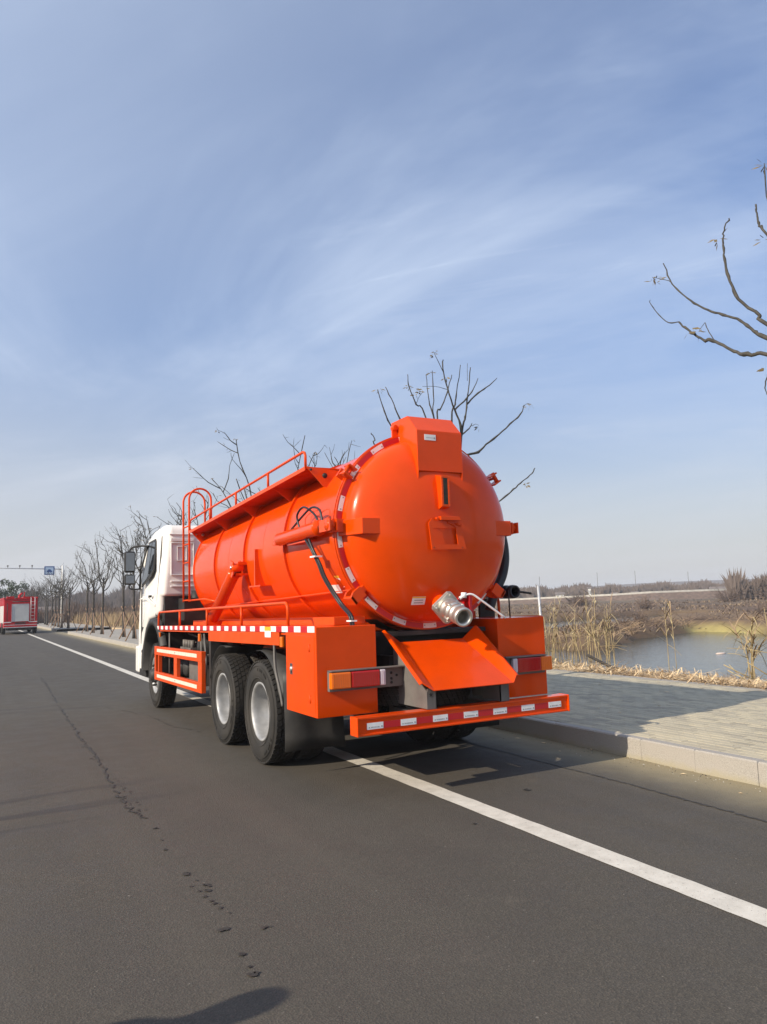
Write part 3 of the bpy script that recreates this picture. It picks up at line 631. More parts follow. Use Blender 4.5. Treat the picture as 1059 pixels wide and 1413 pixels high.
part('valve_bank', lambda m: ([m.tube([(-1.0, 6.3-0.16*k, 1.02), (-1.0, 6.3-0.16*k, 1.14)], 0.035, 8) for k in range(4)], m.box(-1.05, -0.95, 5.75, 6.4, 0.98, 1.03), m.tube([(-0.9, 6.5, 1.22), (-0.9, 5.4, 1.16), (-0.7, 4.8, 1.1)], 0.014, 6), m.tube([(-0.95, 6.4, 1.12), (-0.92, 5.6, 1.10), (-0.8, 5.0, 1.2)], 0.012, 6)), 'grey')
part('fuel_tank', lambda m: (m.lathe([(0, 0), (0.0, 0.27), (0.02, 0.29), (1.18, 0.29), (1.2, 0.27), (1.2, 0)], origin=(0.88, 4.9, 0.78), axis=(0, 1, 0), seg=32),), 'steel')
part('hanger_rod', lambda m: [m.tube([(-1.18, yy, 1.30), (-1.18, yy, 0.62)], 0.014, 6) for yy in (7.0, 6.55, 4.62)] + [m.tube([(-1.22, 4.32, 1.28), (-1.22, 4.22, 0.95), (-1.22, 4.30, 0.56)], 0.014, 6)], 'grey')
# --- deck with checker tape along its edge
def deck(m):
    m.box(-1.235, 1.235, 1.218, 7.08, 1.345, 1.425)
    for s in (-1, 1):
        m.box(s*1.257-(0.014 if s > 0 else 0), s*1.257+(0 if s > 0 else 0.014), 0.50, 7.15, 1.372, 1.432)
        m.box(s*0.80-0.16, s*0.80+0.16, 0.75 if s < 0 else 1.25, 5.95, 1.427, 1.50)
        m.box(s*0.50-0.05, s*0.50+0.05, 1.05, 5.95, 1.12, 1.344)
part('deck', deck, 'orange_flat', shear=K, bevel=0.004, seg=1)
part('side_skirt', lambda m: [m.box(s*1.25-0.006, s*1.25+0.006, 1.40, 3.98, 1.245, 1.371) for s in (-1, 1)], 'orange_flat', shear=K)
def tape(m, s, mi, y0=0.50, y1=7.14, n=41):
    st = (y1-y0)/n
    for k in range(n):
        if k % 2 != mi: continue
        a, b = y0+st*k, y0+st*(k+1)
        m.box(s*1.2575-(0 if s > 0 else 0.0025), s*1.2575+(0.0025 if s > 0 else 0), a, b, 1.376, 1.430)
def tape_all(m, s):
    m.mi = 0; tape(m, s, 0); m.mi = 1; tape(m, s, 1)
for s in (-1, 1):
    part('checker_tape', lambda m, s=s: tape_all(m, s), ['white_tape', 'red_tape'], shear=K, label='red and white checkered reflective tape')
part('marker_lamp', lambda m: [m.box(-1.262, -1.235, yy-0.035, yy+0.035, 1.23, 1.33) for yy in (1.34, 4.45, 6.95)], 'amber', shear=K, bevel=0.006)
part('data_label', lambda m: (m.box(-1.2625, -1.2600, 1.62, 1.80, 1.32, 1.385),), 'white_tape', shear=K)
part('data_label', lambda m: (m.box(-1.2635, -1.2605, 1.62, 1.80, 1.386, 1.425),), 'yellow', shear=K)
# handrail on the deck edge
def handrail(m):
    x = -1.235
    pts = [(x, 1.20, 1.42), (x, 1.20, 1.58)] + [(x, 1.20+0.07*(1-math.cos(a)), 1.58+0.07*math.sin(a)) for a in (0.4, 0.8, 1.2, 1.57)] + [(x, 7.03, 1.65), (x, 7.08, 1.62), (x, 7.10, 1.58), (x, 7.12, 1.25)]
    m.tube(pts, 0.016, 8)
    for yy in (2.66, 4.12, 5.63): m.tube([(x, yy, 1.42), (x, yy, 1.645)], 0.016, 8)
part('deck_handrail', handrail, 'orange_flat', shear=K)
part('deck_handrail', lambda m: (handrail(m), m.xform(Matrix.Scale(-1, 4, (1, 0, 0)))), 'orange_flat', shear=K)
# --- side guards
def guard(s):
    g = part('side_guard', lambda m: (
        m.box(s*1.257-0.03, s*1.257+0.03, 4.22, 7.18, 0.905, 1.04), m.box(s*1.257-0.03, s*1.257+0.03, 4.22, 7.18, 0.51, 0.64),
        m.box(s*1.257-0.028, s*1.257+0.028, 7.11, 7.18, 0.64, 0.905), m.box(s*1.257-0.028, s*1.257+0.028, 5.62, 5.80, 0.64, 0.905),
        m.box(s*1.257-0.028, s*1.257+0.028, 4.22, 4.40, 0.64, 0.905), m.box(s*1.257-0.028, s*1.257+0.028, 6.86, 6.90, 0.64, 0.905)), 'orange_flat', shear=0.012, y0=5.6, bevel=0.004, seg=1)
    m = MB()
    for (z0, z1) in ((0.955, 1.005), (0.555, 0.605)): m.box(s*1.288-0.0015, s*1.288+0.0015, 4.45, 6.98, z0, z1)
    m.shear(0.012, 5.6); m.build('reflective_strip', 'pink_tape', g)
    m = MB()
    for z0 in (0.98, 0.58): m.lathe([(0, 0.010), (0.004, 0.010), (0.006, 0)], origin=(s*1.29, 5.7, z0), axis=(s, 0, 0), seg=8)
    m.build('bolt', 'grey', g)
    part('guard_bracket', lambda m: [m.box(s*0.8-0.45*1, s*0.8+0.42, yy-0.03, yy+0.03, 0.86, 0.90) for yy in (4.5, 6.6)], 'chassis', g)
guard(-1); guard(1)
part('tow_plate', lambda m: (m.box(-1.19, -1.05, 4.12, 4.2, 0.5, 1.3),), 'chassis')
# --- mudguards and flaps
def mudflap(m, s):
    n = 6
    vs = []
    for i in range(n+1):
        z = 0.24+(1.0-0.24)*i/n; yb = 1.36-0.05*math.sin((1-i/n)*2.2)
        for x in (0.66, 0.80, 1.0, 1.245): vs.append((s*x, yb - (0.10 if x < 0.7 else 0)*(1-i/n), z))
    m.add(vs, [(i*4+j, i*4+j+1, (i+1)*4+j+1, (i+1)*4+j) for i in range(n) for j in range(3)], True)
for s in (-1, 1):
    o = part('mudflap', lambda m, s=s: mudflap(m, s), 'black'); md = o.modifiers.new('thick', 'SOLIDIFY'); md.thickness = 0.008
    part('mudguard_rod', lambda m, s=s: m.tube(smooth_path([(s*1.24, 1.58, 1.28), (s*1.245, 1.55, 1.02), (s*1.245, 1.42, 0.80), (s*1.245, 1.36, 0.66)], 4), 0.014, 8), 'grey')
def arch_black(m):
    for s in (-1, 1):
        for yc in (2.10, 3.474):
            a0, a1 = (0.25, 1.75) if yc < 3 else (1.35, 2.85)
            vs = []
            for i in range(13):
                a = a0+(a1-a0)*i/12
                for x in (0.62, 1.22): vs.append((s*x, yc-math.cos(a)*-0.60 if False else yc+math.cos(math.pi-a)*0.60, 0.56+math.sin(a)*0.60))
            m.add(vs, [(2*i, 2*i+1, 2*i+3, 2*i+2) for i in range(12)], True)
o = part('wheel_mudguard', arch_black, 'black'); md = o.modifiers.new('thick', 'SOLIDIFY'); md.thickness = 0.006
# --- rear tool boxes
def toolbox(s):
    x0, x1 = sorted((s*0.672, s*1.257))
    b = part('tool_box', lambda m: m.box(x0, x1, 0.477, 1.215, 0.648, 1.372 if False else 1.423), 'orange', bevel=0.006)
    xo = s*1.257; e = s*0.003
    part('door_panel', lambda m: m.box(*sorted((xo, xo+e)), 0.515, 1.175, 0.69, 1.345), 'orange', b, bevel=0.002, seg=1)
    m = MB()
    for (ya, za) in ((0.62, 1.24), (0.62, 0.80)):
        m.tube([(xo+2*e, ya, za-0.035), (xo+2*e, ya, za+0.035)], 0.007, 8); m.box(*sorted((xo+e, xo+1.7*e)), ya-0.03, ya+0.02, za-0.02, za+0.02)
    m.build('hinge', 'orange_flat', b)
    m = MB(); m.box(*sorted((xo+e, xo+3*e)), 1.03, 1.09, 0.985, 1.085); m.mi = 1
    m.lathe([(0, 0.024), (0.004, 0.024), (0.010, 0.018), (0.011, 0)], origin=(xo+2.9*e, 1.06, 1.035), axis=(s, 0, 0), seg=16)
    m.mi = 2; m.box(*sorted((xo+3*e, xo+4.5*e)), 1.053, 1.067, 1.0, 1.03)
    m.build('latch', ['steel', 'cast', 'black'], b)
    return b
tb_l = toolbox(-1); tb_r = toolbox(1)
# --- tail lamps
def tail_lamp(s):
    def sb(a, b): return sorted((s*a, s*b))
    l = part('tail_lamp', lambda m: (m.box(*sb(0.41 if s < 0 else 0.70, 1.16 if s < 0 else 1.20), 0.43, 0.474, 0.868, 1.045), m.box(*sb(0.41 if s < 0 else 0.70, 1.16 if s < 0 else 1.20), 0.385, 0.474, 1.036, 1.048), m.box(*sb(0.41 if s < 0 else 0.70, 0.425 if s < 0 else 0.71), 0.395, 0.43, 0.87, 1.036)), 'grey', bevel=0.003, seg=1)
    segs = [('lamp_lens', 1.165, 0.975, 'amber'), ('lamp_lens', 0.973, 0.692, 'red_lens'), ('lamp_lens', 0.690, 0.635, 'clear_lens')] if s < 0 else [('lamp_lens', 1.262, 1.125, 'amber'), ('lamp_lens', 1.123, 0.835, 'red_lens'), ('lamp_lens', 0.833, 0.775, 'clear_lens')]
    for (n, a, b, mt) in segs:
        m = MB(); m.box(*sb(a, b), 0.375 if s < 0 else 0.385, 0.429, 0.892, 1.030)
        k = a-0.02
        lb = {'amber': 'amber indicator lens', 'red_lens': 'red stop lamp lens', 'clear_lens': 'clear reversing lamp lens'}[mt]
        m.build(n, mt, l, bevel=0.010, label=lb)
        # moulded ribs
        m = MB()
        nn = int((a-b)/0.02)
        for q in range(1, nn): m.box(*sb(b+q*(a-b)/nn-0.0012, b+q*(a-b)/nn+0.0012), 0.3725 if s < 0 else 0.3825, 0.377 if s < 0 else 0.387, 0.905, 1.017)
        m.build('lens_rib', mt, l)
    if s < 0:
        m = MB()
        for (x, z) in ((-0.555, 0.99), (-0.555, 0.94), (-0.50, 0.965), (-0.555, 0.905)): m.lathe([(0, 0.012), (-0.006, 0.012), (-0.007, 0)], origin=(x, 0.43, z), axis=(0, 1, 0), seg=10)
        m.build('bolt', 'black', l)
tail_lamp(-1); tail_lamp(1)
# --- rear bumper bar
bum = part('rear_bumper', lambda m: (
    m.box(-1.11, 1.11, 0.012, 0.10, 0.546, 0.690), m.box(-1.11, 1.11, 0.000, 0.13, 0.676, 0.694), m.box(-1.11, 1.11, 0.000, 0.10, 0.544, 0.560),
    m.box(-1.114, -1.100, -0.006, 0.132, 0.542, 0.696), m.box(1.100, 1.114, -0.006, 0.132, 0.542, 0.696), m.box(-0.95, 0.95, 0.13, 0.24, 0.66, 0.675)), 'orange', bevel=0.003, seg=1)
nw = 7; per = 0.315
for k in range(nw):
    xc = -0.945 + k*per
    m = MB(); m.box(xc-0.075, xc+0.075, 0.006, 0.0119, 0.592, 0.644)
    m.mi = 1
    for q in range(9): m.box(xc-0.040+q*0.009, xc-0.040+q*0.009+rnd.uniform(0.003, 0.006), 0.0045, 0.0062, 0.604, 0.613)
    m.add([(xc-0.064, 0.0048, 0.603), (xc-0.048, 0.0048, 0.603), (xc-0.056, 0.0048, 0.617)], [(0, 1, 2)])
    m.box(xc+0.055, xc+0.066, 0.0045, 0.0062, 0.603, 0.616)
    m.build('reflector_sticker', ['white_tape', 'print_grey'], bum, label='white reflective sticker')
    if k < nw-1:
        m = MB(); m.box(xc+0.0755, xc+per-0.0755, 0.007, 0.0118, 0.592, 0.644); m.build('reflector_sticker', 'red_tape', bum, label='red reflective sticker')
part('bumper_arm', lambda m: [m.box(s*0.41-0.035, s*0.41+0.035, 0.10, 0.70, 0.56, 0.66) for s in (-1, 1)] + [m.box(s*0.41-0.035, s*0.41+0.035, 0.62, 0.70, 0.66, 0.86) for s in (-1, 1)], 'chassis')
# --- discharge tray
def tray(m):
    # floor, wings
    a, b = (0.35, 0.62, 1.24), (0.47, -0.05, 0.858)
    def q(p1, p2, p3, p4):
        P = [Vector(p) for p in (p1, p2, p3, p4)]; n = (P[1]-P[0]).cross(P[3]-P[0]).normalized()*0.005
        m.add([p+n for p in P]+[p-n for p in P], [(0, 1, 2, 3), (7, 6, 5, 4), (0, 4, 5, 1), (1, 5, 6, 2), (2, 6, 7, 3), (3, 7, 4, 0)], False)
    q((-a[0], a[1], a[2]), (-b[0]+0.07, b[1], b[2]), (b[0]-0.03, b[1], b[2]), (a[0], a[1], a[2]))
    for s in (-1, 1):
        bo = b[0]-0.03 if s > 0 else b[0]-0.07
        q((s*a[0], a[1], a[2]), (s*bo, b[1], b[2]), (s*0.50, b[1]+0.03, 0.925), (s*0.51, 0.62, 1.362))
        q((s*0.50, b[1]+0.03, 0.925), (s*0.51, 0.62, 1.362), (s*0.535, 0.62, 1.35), (s*0.525, b[1]+0.03, 0.912))
part('discharge_tray', tray, 'orange', bevel=0.002, seg=1)
def tray_side(m):
    for s in (-1, 1):
        m.prism([(0.60, 1.20), (0.60, 0.70), (0.12, 0.70), (0.02, 0.70), (0.02, 0.845)], 0, s*0.43-0.004, s*0.43+0.004)
        m.box(*sorted((s*0.428, s*0.335)), 0.02, 0.03, 0.697, 0.87)
        m.box(*sorted((s*0.345, s*0.335)), 0.02, 0.30, 0.70, 0.87)
part('tray_support', tray_side, 'grey')
m = MB()
for (x, z) in ((-0.395, 0.82),):
    pts = []
    for k in range(10):
        a = math.pi/2 + k*math.pi/5; r_ = 0.022 if k % 2 == 0 else 0.010; pts.append((x+r_*math.cos(a), z+r_*math.sin(a)))
    m.prism(pts, 1, 0.017, 0.0195)
m.build('star_hole', 'black', truck)
part('rear_bulkhead', lambda m: (m.box(-0.66, 0.66, 0.93, 0.97, 0.95, 1.34), m.box(-0.66, 0.66, 0.66, 0.93, 1.30, 1.34)), 'chassis')
part('rubber_apron', lambda m: m.lathe([(-0.32, 0.86), (-0.02, 0.86)], origin=(0, 1.10, 2.16), axis=(0, 1, 0), seg=24, a0=math.pi-0.62, a1=math.pi+0.62), 'black')
sp = bpy.data.objects.new('spare_wheel', me_t); COL.objects.link(sp); sp.parent = truck; sp.location = (-0.05, 0.88, 0.80); sp.rotation_euler = (0.3, math.pi/2, 0)
c = bpy.data.objects.new('rim', me_rr); COL.objects.link(c); c.parent = sp
# --- tank shell
shell = part('tank_shell', lambda m: (
    m.lathe([(YR+0.01, TR), (YR+0.05, TR), (YF, TR)], origin=(0, 0, TZ), axis=(0, 1, 0), seg=128),
    m.lathe([(YF, TR)] + [(YF+0.30*math.sin(a), TR*math.cos(a)**0.8 if a < 1.5707 else 0.0) for a in [i*math.pi/2/14 for i in range(1, 15)]], origin=(0, 0, TZ), axis=(0, 1, 0), seg=128)),
    'orange', shear=KT, y0=YR)
def hoop(yc, w_=0.06, t_=0.028, a0=0.0, a1=2*math.pi, r0=TR):
    return lambda m: m.lathe([(yc-w_/2, r0-0.01), (yc-w_/2, r0+t_), (yc+w_/2, r0+t_), (yc+w_/2, r0-0.01)], origin=(0, 0, TZ), axis=(0, 1, 0), seg=120, smooth=False, a0=a0, a1=a1)
for yc in (2.10, 3.52, 4.87): part('stiffening_hoop', hoop(yc), 'orange', shell, shear=KT, y0=YR)
part('front_ring', hoop(YF-0.02, 0.03, 0.012), 'orange', shell, shear=KT, y0=YR)
for yc in (1.38, 2.82, 4.2): part('weld_seam', hoop(yc, 0.010, 0.0015), 'orange', shell, shear=KT, y0=YR)
part('tank_seam', lambda m: [m.box(*sorted((s*0.752, s*0.785)), YR+0.08, YF-0.1, 1.742, 1.752) for s in (-1, 1)], 'orange', shell, shear=KT, y0=YR)
# fins (gussets) on the shell side
def fin(m):
    prof = []
    for i in range(9):
        z = 2.29-0.43*i/8; prof.append((-math.sqrt(TR*TR-(z-TZ+0.06)**2)+0.01, z))
    m.prism([(-0.965, 1.86), (-0.965, 2.29)]+prof, 1, 2.98, 3.01)
    m.box(-0.965, -0.74, 2.80, 3.20, 1.845, 1.86)
part('side_gusset', fin, 'orange', shell)
part('side_sticker', lambda m: (m.prism([(-0.812, 1.80), (-0.815, 1.80), (-0.775, 1.72), (-0.772, 1.72)], 1, 0.95, 1.12),), 'white_tape', shell)
m = MB()
for (ya, yb, za, zb, mt) in ((0.93, 1.13, 1.775, 1.86, 0), (0.93, 1.13, 1.862, 1.885, 1)):
    m.mi = mt; r_ = TR+0.004
    def sp_(z): return -math.sqrt(r_*r_-(z-TZ)**2)
    m.add([(sp_(za), ya, za), (sp_(za), yb, za), (sp_(zb), yb, zb), (sp_(zb), ya, zb)], [(0, 1, 2, 3)])
m.build('warning_label', ['white_tape', 'yellow'], shell, label='white and yellow warning label')
# --- flange and rear door dome
part('tank_flange', lambda m: m.lathe([(YR+0.05, TR), (YR+0.05, 0.966), (YR+0.022, 0.966), (YR+0.022, 0.90)], origin=(0, 0, TZ), axis=(0, 1, 0), seg=128, smooth=False), 'orange')
DD = 0.37; DR = 0.888
def dome_y(r_):
    t_ = min(r_/DR, 1.0); return YR-0.015 - (0.055 if r_ < DR-0.0005 else 0.0) - (DD-0.055)*math.sqrt(max(0.0, 1-t_**2.4))
def dome(m):
    prof = [(YR+0.018, 0.90), (YR+0.018, 0.960), (YR-0.010, 0.960), (YR-0.012, DR+0.004), (YR-0.065, DR+0.002)]
    for i in range(1, 33):
        a = math.pi/2*i/32; r_ = DR*math.cos(a); prof.append((dome_y(r_), r_))
    m.lathe(prof, origin=(0, 0, TZ), axis=(0, 1, 0), seg=128)
door = part('rear_door', dome, 'orange')
door.data.polygons.foreach_set('use_smooth', [True]*len(door.data.polygons))
md = door.modifiers.new('split', 'EDGE_SPLIT'); md.split_angle = math.radians(40)
NT = 17
for k in range(NT):
    for w_, mt, lb in ((0, 'white_tape', 'white reflective tape piece'), (1, 'red_tape', 'red reflective tape piece')):
        if abs(((k*2*math.pi/NT + 0.09 + math.pi) % (2*math.pi)) - math.pi) < 0.22: continue
        a0 = 2*math.pi*k/NT + 0.09 + (0 if w_ == 0 else 0.165); a1 = a0 + (0.158 if w_ == 0 else 2*math.pi/NT-0.172)
        m = MB(); n = 6
        vs = [(math.sin(a0+(a1-a0)*i/n)*r_, YR-0.0135, TZ+math.cos(a0+(a1-a0)*i/n)*r_) for i in range(n+1) for r_ in (0.900, 0.946)]
        m.add(vs, [(2*i, 2*i+1, 2*i+3, 2*i+2) for i in range(n)])
        if w_ == 0:
            m.mi = 1
            for q in range(2):
                ac = a0+(a1-a0)*(0.12 if q == 0 else 0.9); c_ = Vector((math.sin(ac)*0.92, YR-0.0150, TZ+math.cos(ac)*0.92))
                m.box(c_.x-0.006, c_.x+0.006, c_.y, c_.y+0.001, c_.z-0.006, c_.z+0.006)
        m.build('tape_piece', [mt, 'print_grey'], door, fix=False, label=lb)
# guide brackets on the left and right of the door
for s in (-1, 1):
    def blk(m, s=s):
        x0, x1 = (0.62, 0.825) if s < 0 else (0.60, 0.83)
        ya = [dome_y(x0), dome_y(0.80)]
        m.prism([(s*x1, 0.38), (s*x0, 0.38), (s*x0, dome_y(x0)+0.03), (s*0.86, YR+0.03), (s*0.93, YR+0.01), (s*(0.93 if s < 0 else 0.88), 0.66)], 2, 2.235, 2.382)
    part('door_guide', blk, 'orange', door, bevel=0.006)
# hood over the top lock
def hood(m):
    side = [(0.33, 3.215), (0.50, 3.385), (0.82, 3.385), (0.82, 3.10), (0.62, 3.02), (0.45, 2.86), (0.345, 2.70), (0.33, 2.83)]
    for s in (-1, 1): m.prism(side, 0, s*0.245-0.005, s*0.245+0.005)
    m.box(-0.24, 0.24, 0.330, 0.340, 2.83, 3.215)
    m.prism([(0.331, 3.218), (0.50, 3.388), (0.82, 3.388), (0.82, 3.378), (0.504, 3.378), (0.338, 3.211)], 0, -0.2505, 0.2505)
hd = part('lock_hood', hood, 'orange', door, bevel=0.003, seg=1)
m = MB(); m.box(-0.170, -0.045, 0.3265, 0.3295, 3.125, 3.180); m.mi = 1
for q in range(11): m.box(-0.150+q*0.0075, -0.150+q*0.0075+0.004, 0.3255, 0.3262, 3.146, 3.152)
m.box(-0.068, -0.053, 0.3255, 0.3262, 3.138, 3.155)
m.build('hood_sticker', ['white_tape', 'print_grey'], door)
part('lock_ram', lambda m: (m.box(-0.2, 0.2, 0.52, 0.80, 3.05, 3.2),), 'chassis', door)
def eye(m, cx, cy, cz, R=0.05, r_=0.018, ax='y'):
    n = 16; pts = []
    for k in range(n+1):
        a = 2*math.pi*k/n
        pts.append((cx+R*math.cos(a), cy, cz+R*math.sin(a)) if ax == 'y' else (cx, cy+R*math.cos(a), cz+R*math.sin(a)))
    m.tube(pts, r_, 8, cap=False)
part('lifting_eye', lambda m: (m.prism([(-0.315, 3.17), (-0.252, 3.17), (-0.252, 3.30), (-0.285, 3.33), (-0.315, 3.30)], 1, 0.69, 0.71), m.lathe([(0.67, 0), (0.67, 0.030), (0.73, 0.030), (0.73, 0)], origin=(-0.285, 0, 3.31), axis=(0, 1, 0), seg=18)), 'orange', door, bevel=0.004)
# sight gauge
def gauge(m):
    m.prism([(0.245, 2.485), (0.245, 2.775), (0.36, 2.80), (0.31, 2.46)], 0, -0.062, 0.030)
part('sight_gauge', gauge, 'orange', door, bevel=0.004)
part('gauge_frame', lambda m: (m.box(-0.062, 0.030, 0.234, 0.2445, 2.485, 2.505), m.box(-0.062, 0.030, 0.234, 0.2445, 2.755, 2.775), m.box(-0.062, -0.042, 0.234, 0.2445, 2.5055, 2.7545), m.box(0.010, 0.030, 0.234, 0.2445, 2.5055, 2.7545)), 'orange_flat', door)
part('gauge_glass', lambda m: m.box(-0.042, 0.010, 0.239, 0.2440, 2.505, 2.755), 'sight', door)
m = MB()
for z in [2.495, 2.765] + [2.53+0.05*k for k in range(5)]:
    for x in (-0.052, 0.020): m.lathe([(0, 0.005), (-0.004, 0.005), (-0.005, 0)], origin=(x, 0.234, z), axis=(0, 1, 0), seg=6)
m.build('bolt', 'orange_flat', door)
# plate frame with flap
def pframe(m):
    o = [(-0.205, 2.35), (0.13, 2.365), (0.21, 2.09), (-0.18, 2.085)]; o = [(-0.20, 2.33), (-0.165, 2.375), (0.135, 2.375), (0.205, 2.09), (-0.175, 2.085)]
    i_ = [(-0.155, 2.285), (-0.155, 2.285), (0.095, 2.288), (0.115, 2.135), (-0.140, 2.135)]
    n = 5; y0_, y1_ = 0.262, 0.272
    vs = [(x, y0_, z) for x, z in o]+[(x, y0_, z) for x, z in i_]+[(x, y1_, z) for x, z in o]+[(x, y1_, z) for x, z in i_]
    fs = []
    for k in range(n):
        k2 = (k+1) % n
        fs += [(k, k2, n+k2, n+k), (2*n+k, 3*n+k, 3*n+k2, 2*n+k2), (k, 2*n+k, 2*n+k2, k2), (n+k, n+k2, 3*n+k2, 3*n+k)]
    m.add(vs, fs, False)
    for x in (-0.15, 0.12): 
        for z in (2.11, 2.32): m.lathe([(0, 0.007), (0.03, 0.007)], origin=(x, 0.27, z), axis=(0, 1, 0), seg=8)
part('plate_frame', pframe, 'orange', door)
part('frame_flap', lambda m: (m.box(-0.10, 0.10, 0.205, 0.262, 2.355, 2.39), m.prism([(0.10, 2.389), (0.13, 2.357), (0.10, 2.356)], 1, 0.205, 0.262), m.box(-0.135, -0.10, 0.225, 0.25, 2.362, 2.382), m.tube([(0.0, 0.255, 2.34), (0.10, 0.25, 2.30)], 0.008, 8), m.tube([(0.09, 0.255, 2.33), (0.15, 0.245, 2.31)], 0.010, 8)), 'orange', door, bevel=0.002, seg=1)
part('lens_rib', lambda m: [m.lathe([(0, 0.005), (-0.003, 0.005), (-0.003, 0)], origin=(x, 0.262, z), axis=(0, 1, 0), seg=8) for x in (-0.15, 0.16) for z in (2.105,)], 'black', door).name = 'rivet'
# dome label
m = MB()
xa, xb, za, zb = -0.315, -0.185, 1.585, 1.660
def dpt(x, z, off=0.004): 
    r_ = math.hypot(x, z-TZ); return (x, dome_y(r_)-off, z)
gx = [xa+(xb-xa)*i/6 for i in range(7)]; gz_ = [za+(zb-za)*i/4 for i in range(5)]
vs = [dpt(x, z) for z in gz_ for x in gx]
m.add(vs, [(j*7+i, j*7+i+1, (j+1)*7+i+1, (j+1)*7+i) for j in range(4) for i in range(6)])
m.mi = 1; vs = [dpt(x, z, 0.0055) for z in (zb-0.014, zb-0.002) for x in gx]; m.add(vs, [(i, i+1, 7+i+1, 7+i) for i in range(6)])
m.mi = 2
for z in (1.60, 1.622): 
    vs = [dpt(x, zz, 0.0055) for zz in (z, z+0.008) for x in gx[1:6]]; m.add(vs, [(i, i+1, 5+i+1, 5+i) for i in range(4)])
m.build('warning_label', ['white_tape', 'yellow', 'print_grey'], door, fix=False, label='small white warning label with yellow top edge')
# door clamps around the flange
def clamp(ang, big=False):
    m = MB(); R_ = 0.96
    # built at top (angle 0), rotated
    if big:
        m.prism([(-0.055, 0.93), (0.055, 0.93), (0.055, 1.02), (0.03, 1.07), (-0.055, 1.07)], 1, YR-0.10, YR-0.075)
        m.prism([(-0.055, 0.93), (0.055, 0.93), (0.055, 1.02), (0.03, 1.07), (-0.055, 1.07)], 1, YR+0.04, YR+0.065)
        m.box(-0.055, 0.03, YR-0.10, YR+0.065, 1.045, 1.075); m.box(-0.03, 0.03, YR-0.07, YR-0.015, 0.86, 0.95)
        m.box(-0.03, 0.03, YR+0.05, YR+0.14, 0.93, 0.99)
    else:
        for s in (-1, 1): m.box(s*0.045-0.008, s*0.045+0.008, YR-0.10, YR+0.02, 0.93, 1.03)
        m.lathe([(-0.06, 0), (-0.06, 0.022), (0.06, 0.022), (0.06, 0)], origin=(0, YR-0.05, 1.01), axis=(1, 0, 0), seg=14)
        m.tube([(0, YR-0.05, 1.01), (0, YR+0.14, 0.985)], 0.014, 8); m.box(-0.05, 0.05, YR+0.10, YR+0.12, 0.93, 1.02)
        m.lathe([(0, 0.026), (0.03, 0.026), (0.03, 0)], origin=(0, YR+0.12, 0.987), axis=(0, 1, 0), seg=6, smooth=False)
    m.xform(Matrix.Translation((0, 0, TZ)) @ Matrix.Rotation(ang, 4, 'Y'))
    m.build('door_clamp', 'orange', door, bevel=0.003, seg=1)
clamp(math.radians(-57)); clamp(math.radians(57)); clamp(math.radians(-128), True); clamp(math.radians(128), True)
# --- discharge valve
ax_d = Vector((-0.07, -0.53, -0.142)).normalized(); root = Vector((-0.015, 0.47, 1.612))
valve = part('discharge_pipe', lambda m: m.lathe([(-0.05, 0.085), (0.22, 0.085)], origin=root, axis=ax_d, seg=32), 'orange', door)
valve = part('discharge_valve', lambda m: None or m.lathe([(0.255, 0.085), (0.27, 0.098), (0.30, 0.100), (0.315, 0.088), (0.36, 0.084), (0.375, 0.090), (0.395, 0.090), (0.40, 0.080), (0.44, 0.080), (0.445, 0.088), (0.47, 0.088), (0.475, 0.080), (0.515, 0.080), (0.52, 0.086), (0.575, 0.086), (0.58, 0.080), (0.58, 0.062), (0.48, 0.060), (0.35, 0.060), (0.34, 0.0)], origin=root, axis=ax_d, seg=48), 'cast', truck)
def flangesq(m):
    u = Vector((1, 0, 0)); u = (u - ax_d*u.dot(ax_d)).normalized(); v = ax_d.cross(u)
    for (t0, t1, R_) in ((0.215, 0.232, 0.150), (0.240, 0.256, 0.146)):
        c0 = root+ax_d*t0; c1 = root+ax_d*t1; vs = []
        for c in (c0, c1):
            for k in range(8):
                a = math.radians(45*(k//1)) ; a = math.pi/2*(k//2) + (0.12 if k % 2 else -0.12)
                vs.append(c + (u*math.cos(a)+v*math.sin(a))*R_)
        m.add(vs, [tuple(range(8)), tuple(range(15, 7, -1))] + [(k, 8+k, 8+(k+1) % 8, (k+1) % 8) for k in range(8)], False)
    for k in range(4):
        a = math.pi/2*k; m.lathe([(0.20, 0), (0.20, 0.012), (0.275, 0.012), (0.275, 0)], origin=root+(u*math.cos(a)+v*math.sin(a))*0.122, axis=ax_d, seg=6, smooth=False)
    for k in range(4):
        a = math.pi/2*k+math.pi/4; p = root+ax_d*0.36+(u*math.cos(a)+v*math.sin(a))*0.092
        m.lathe([(-0.03, 0), (-0.03, 0.014), (0.05, 0.014), (0.05, 0)], origin=p, axis=ax_d, seg=8)
part('valve_flange', flangesq, 'cast', valve, bevel=0.002, seg=1)
part('valve_bracket', lambda m: (m.box(0.17, 0.20, 0.20, 0.33, 1.50, 1.66), m.box(0.20, 0.23, 0.22, 0.32, 1.47, 1.56), m.tube([(0.08, 0.26, 1.62), (0.19, 0.26, 1.62)], 0.02, 8)), 'red_paint', valve, bevel=0.004)
part('valve_lever', lambda m: (m.tube(smooth_path([(0.12, 0.22, 1.655), (0.20, 0.20, 1.665), (0.30, 0.18, 1.60), (0.54, 0.16, 1.435)], 5), 0.010, 8), m.lathe([(-0.02, 0), (-0.02, 0.026), (0.03, 0.026), (0.03, 0)], origin=(0.13, 0.23, 1.655), axis=(0, 0, 1), seg=12), m.tube([(0.08, 0.23, 1.63), (0.15, 0.225, 1.67)], 0.016, 8)), 'white_tape', valve)
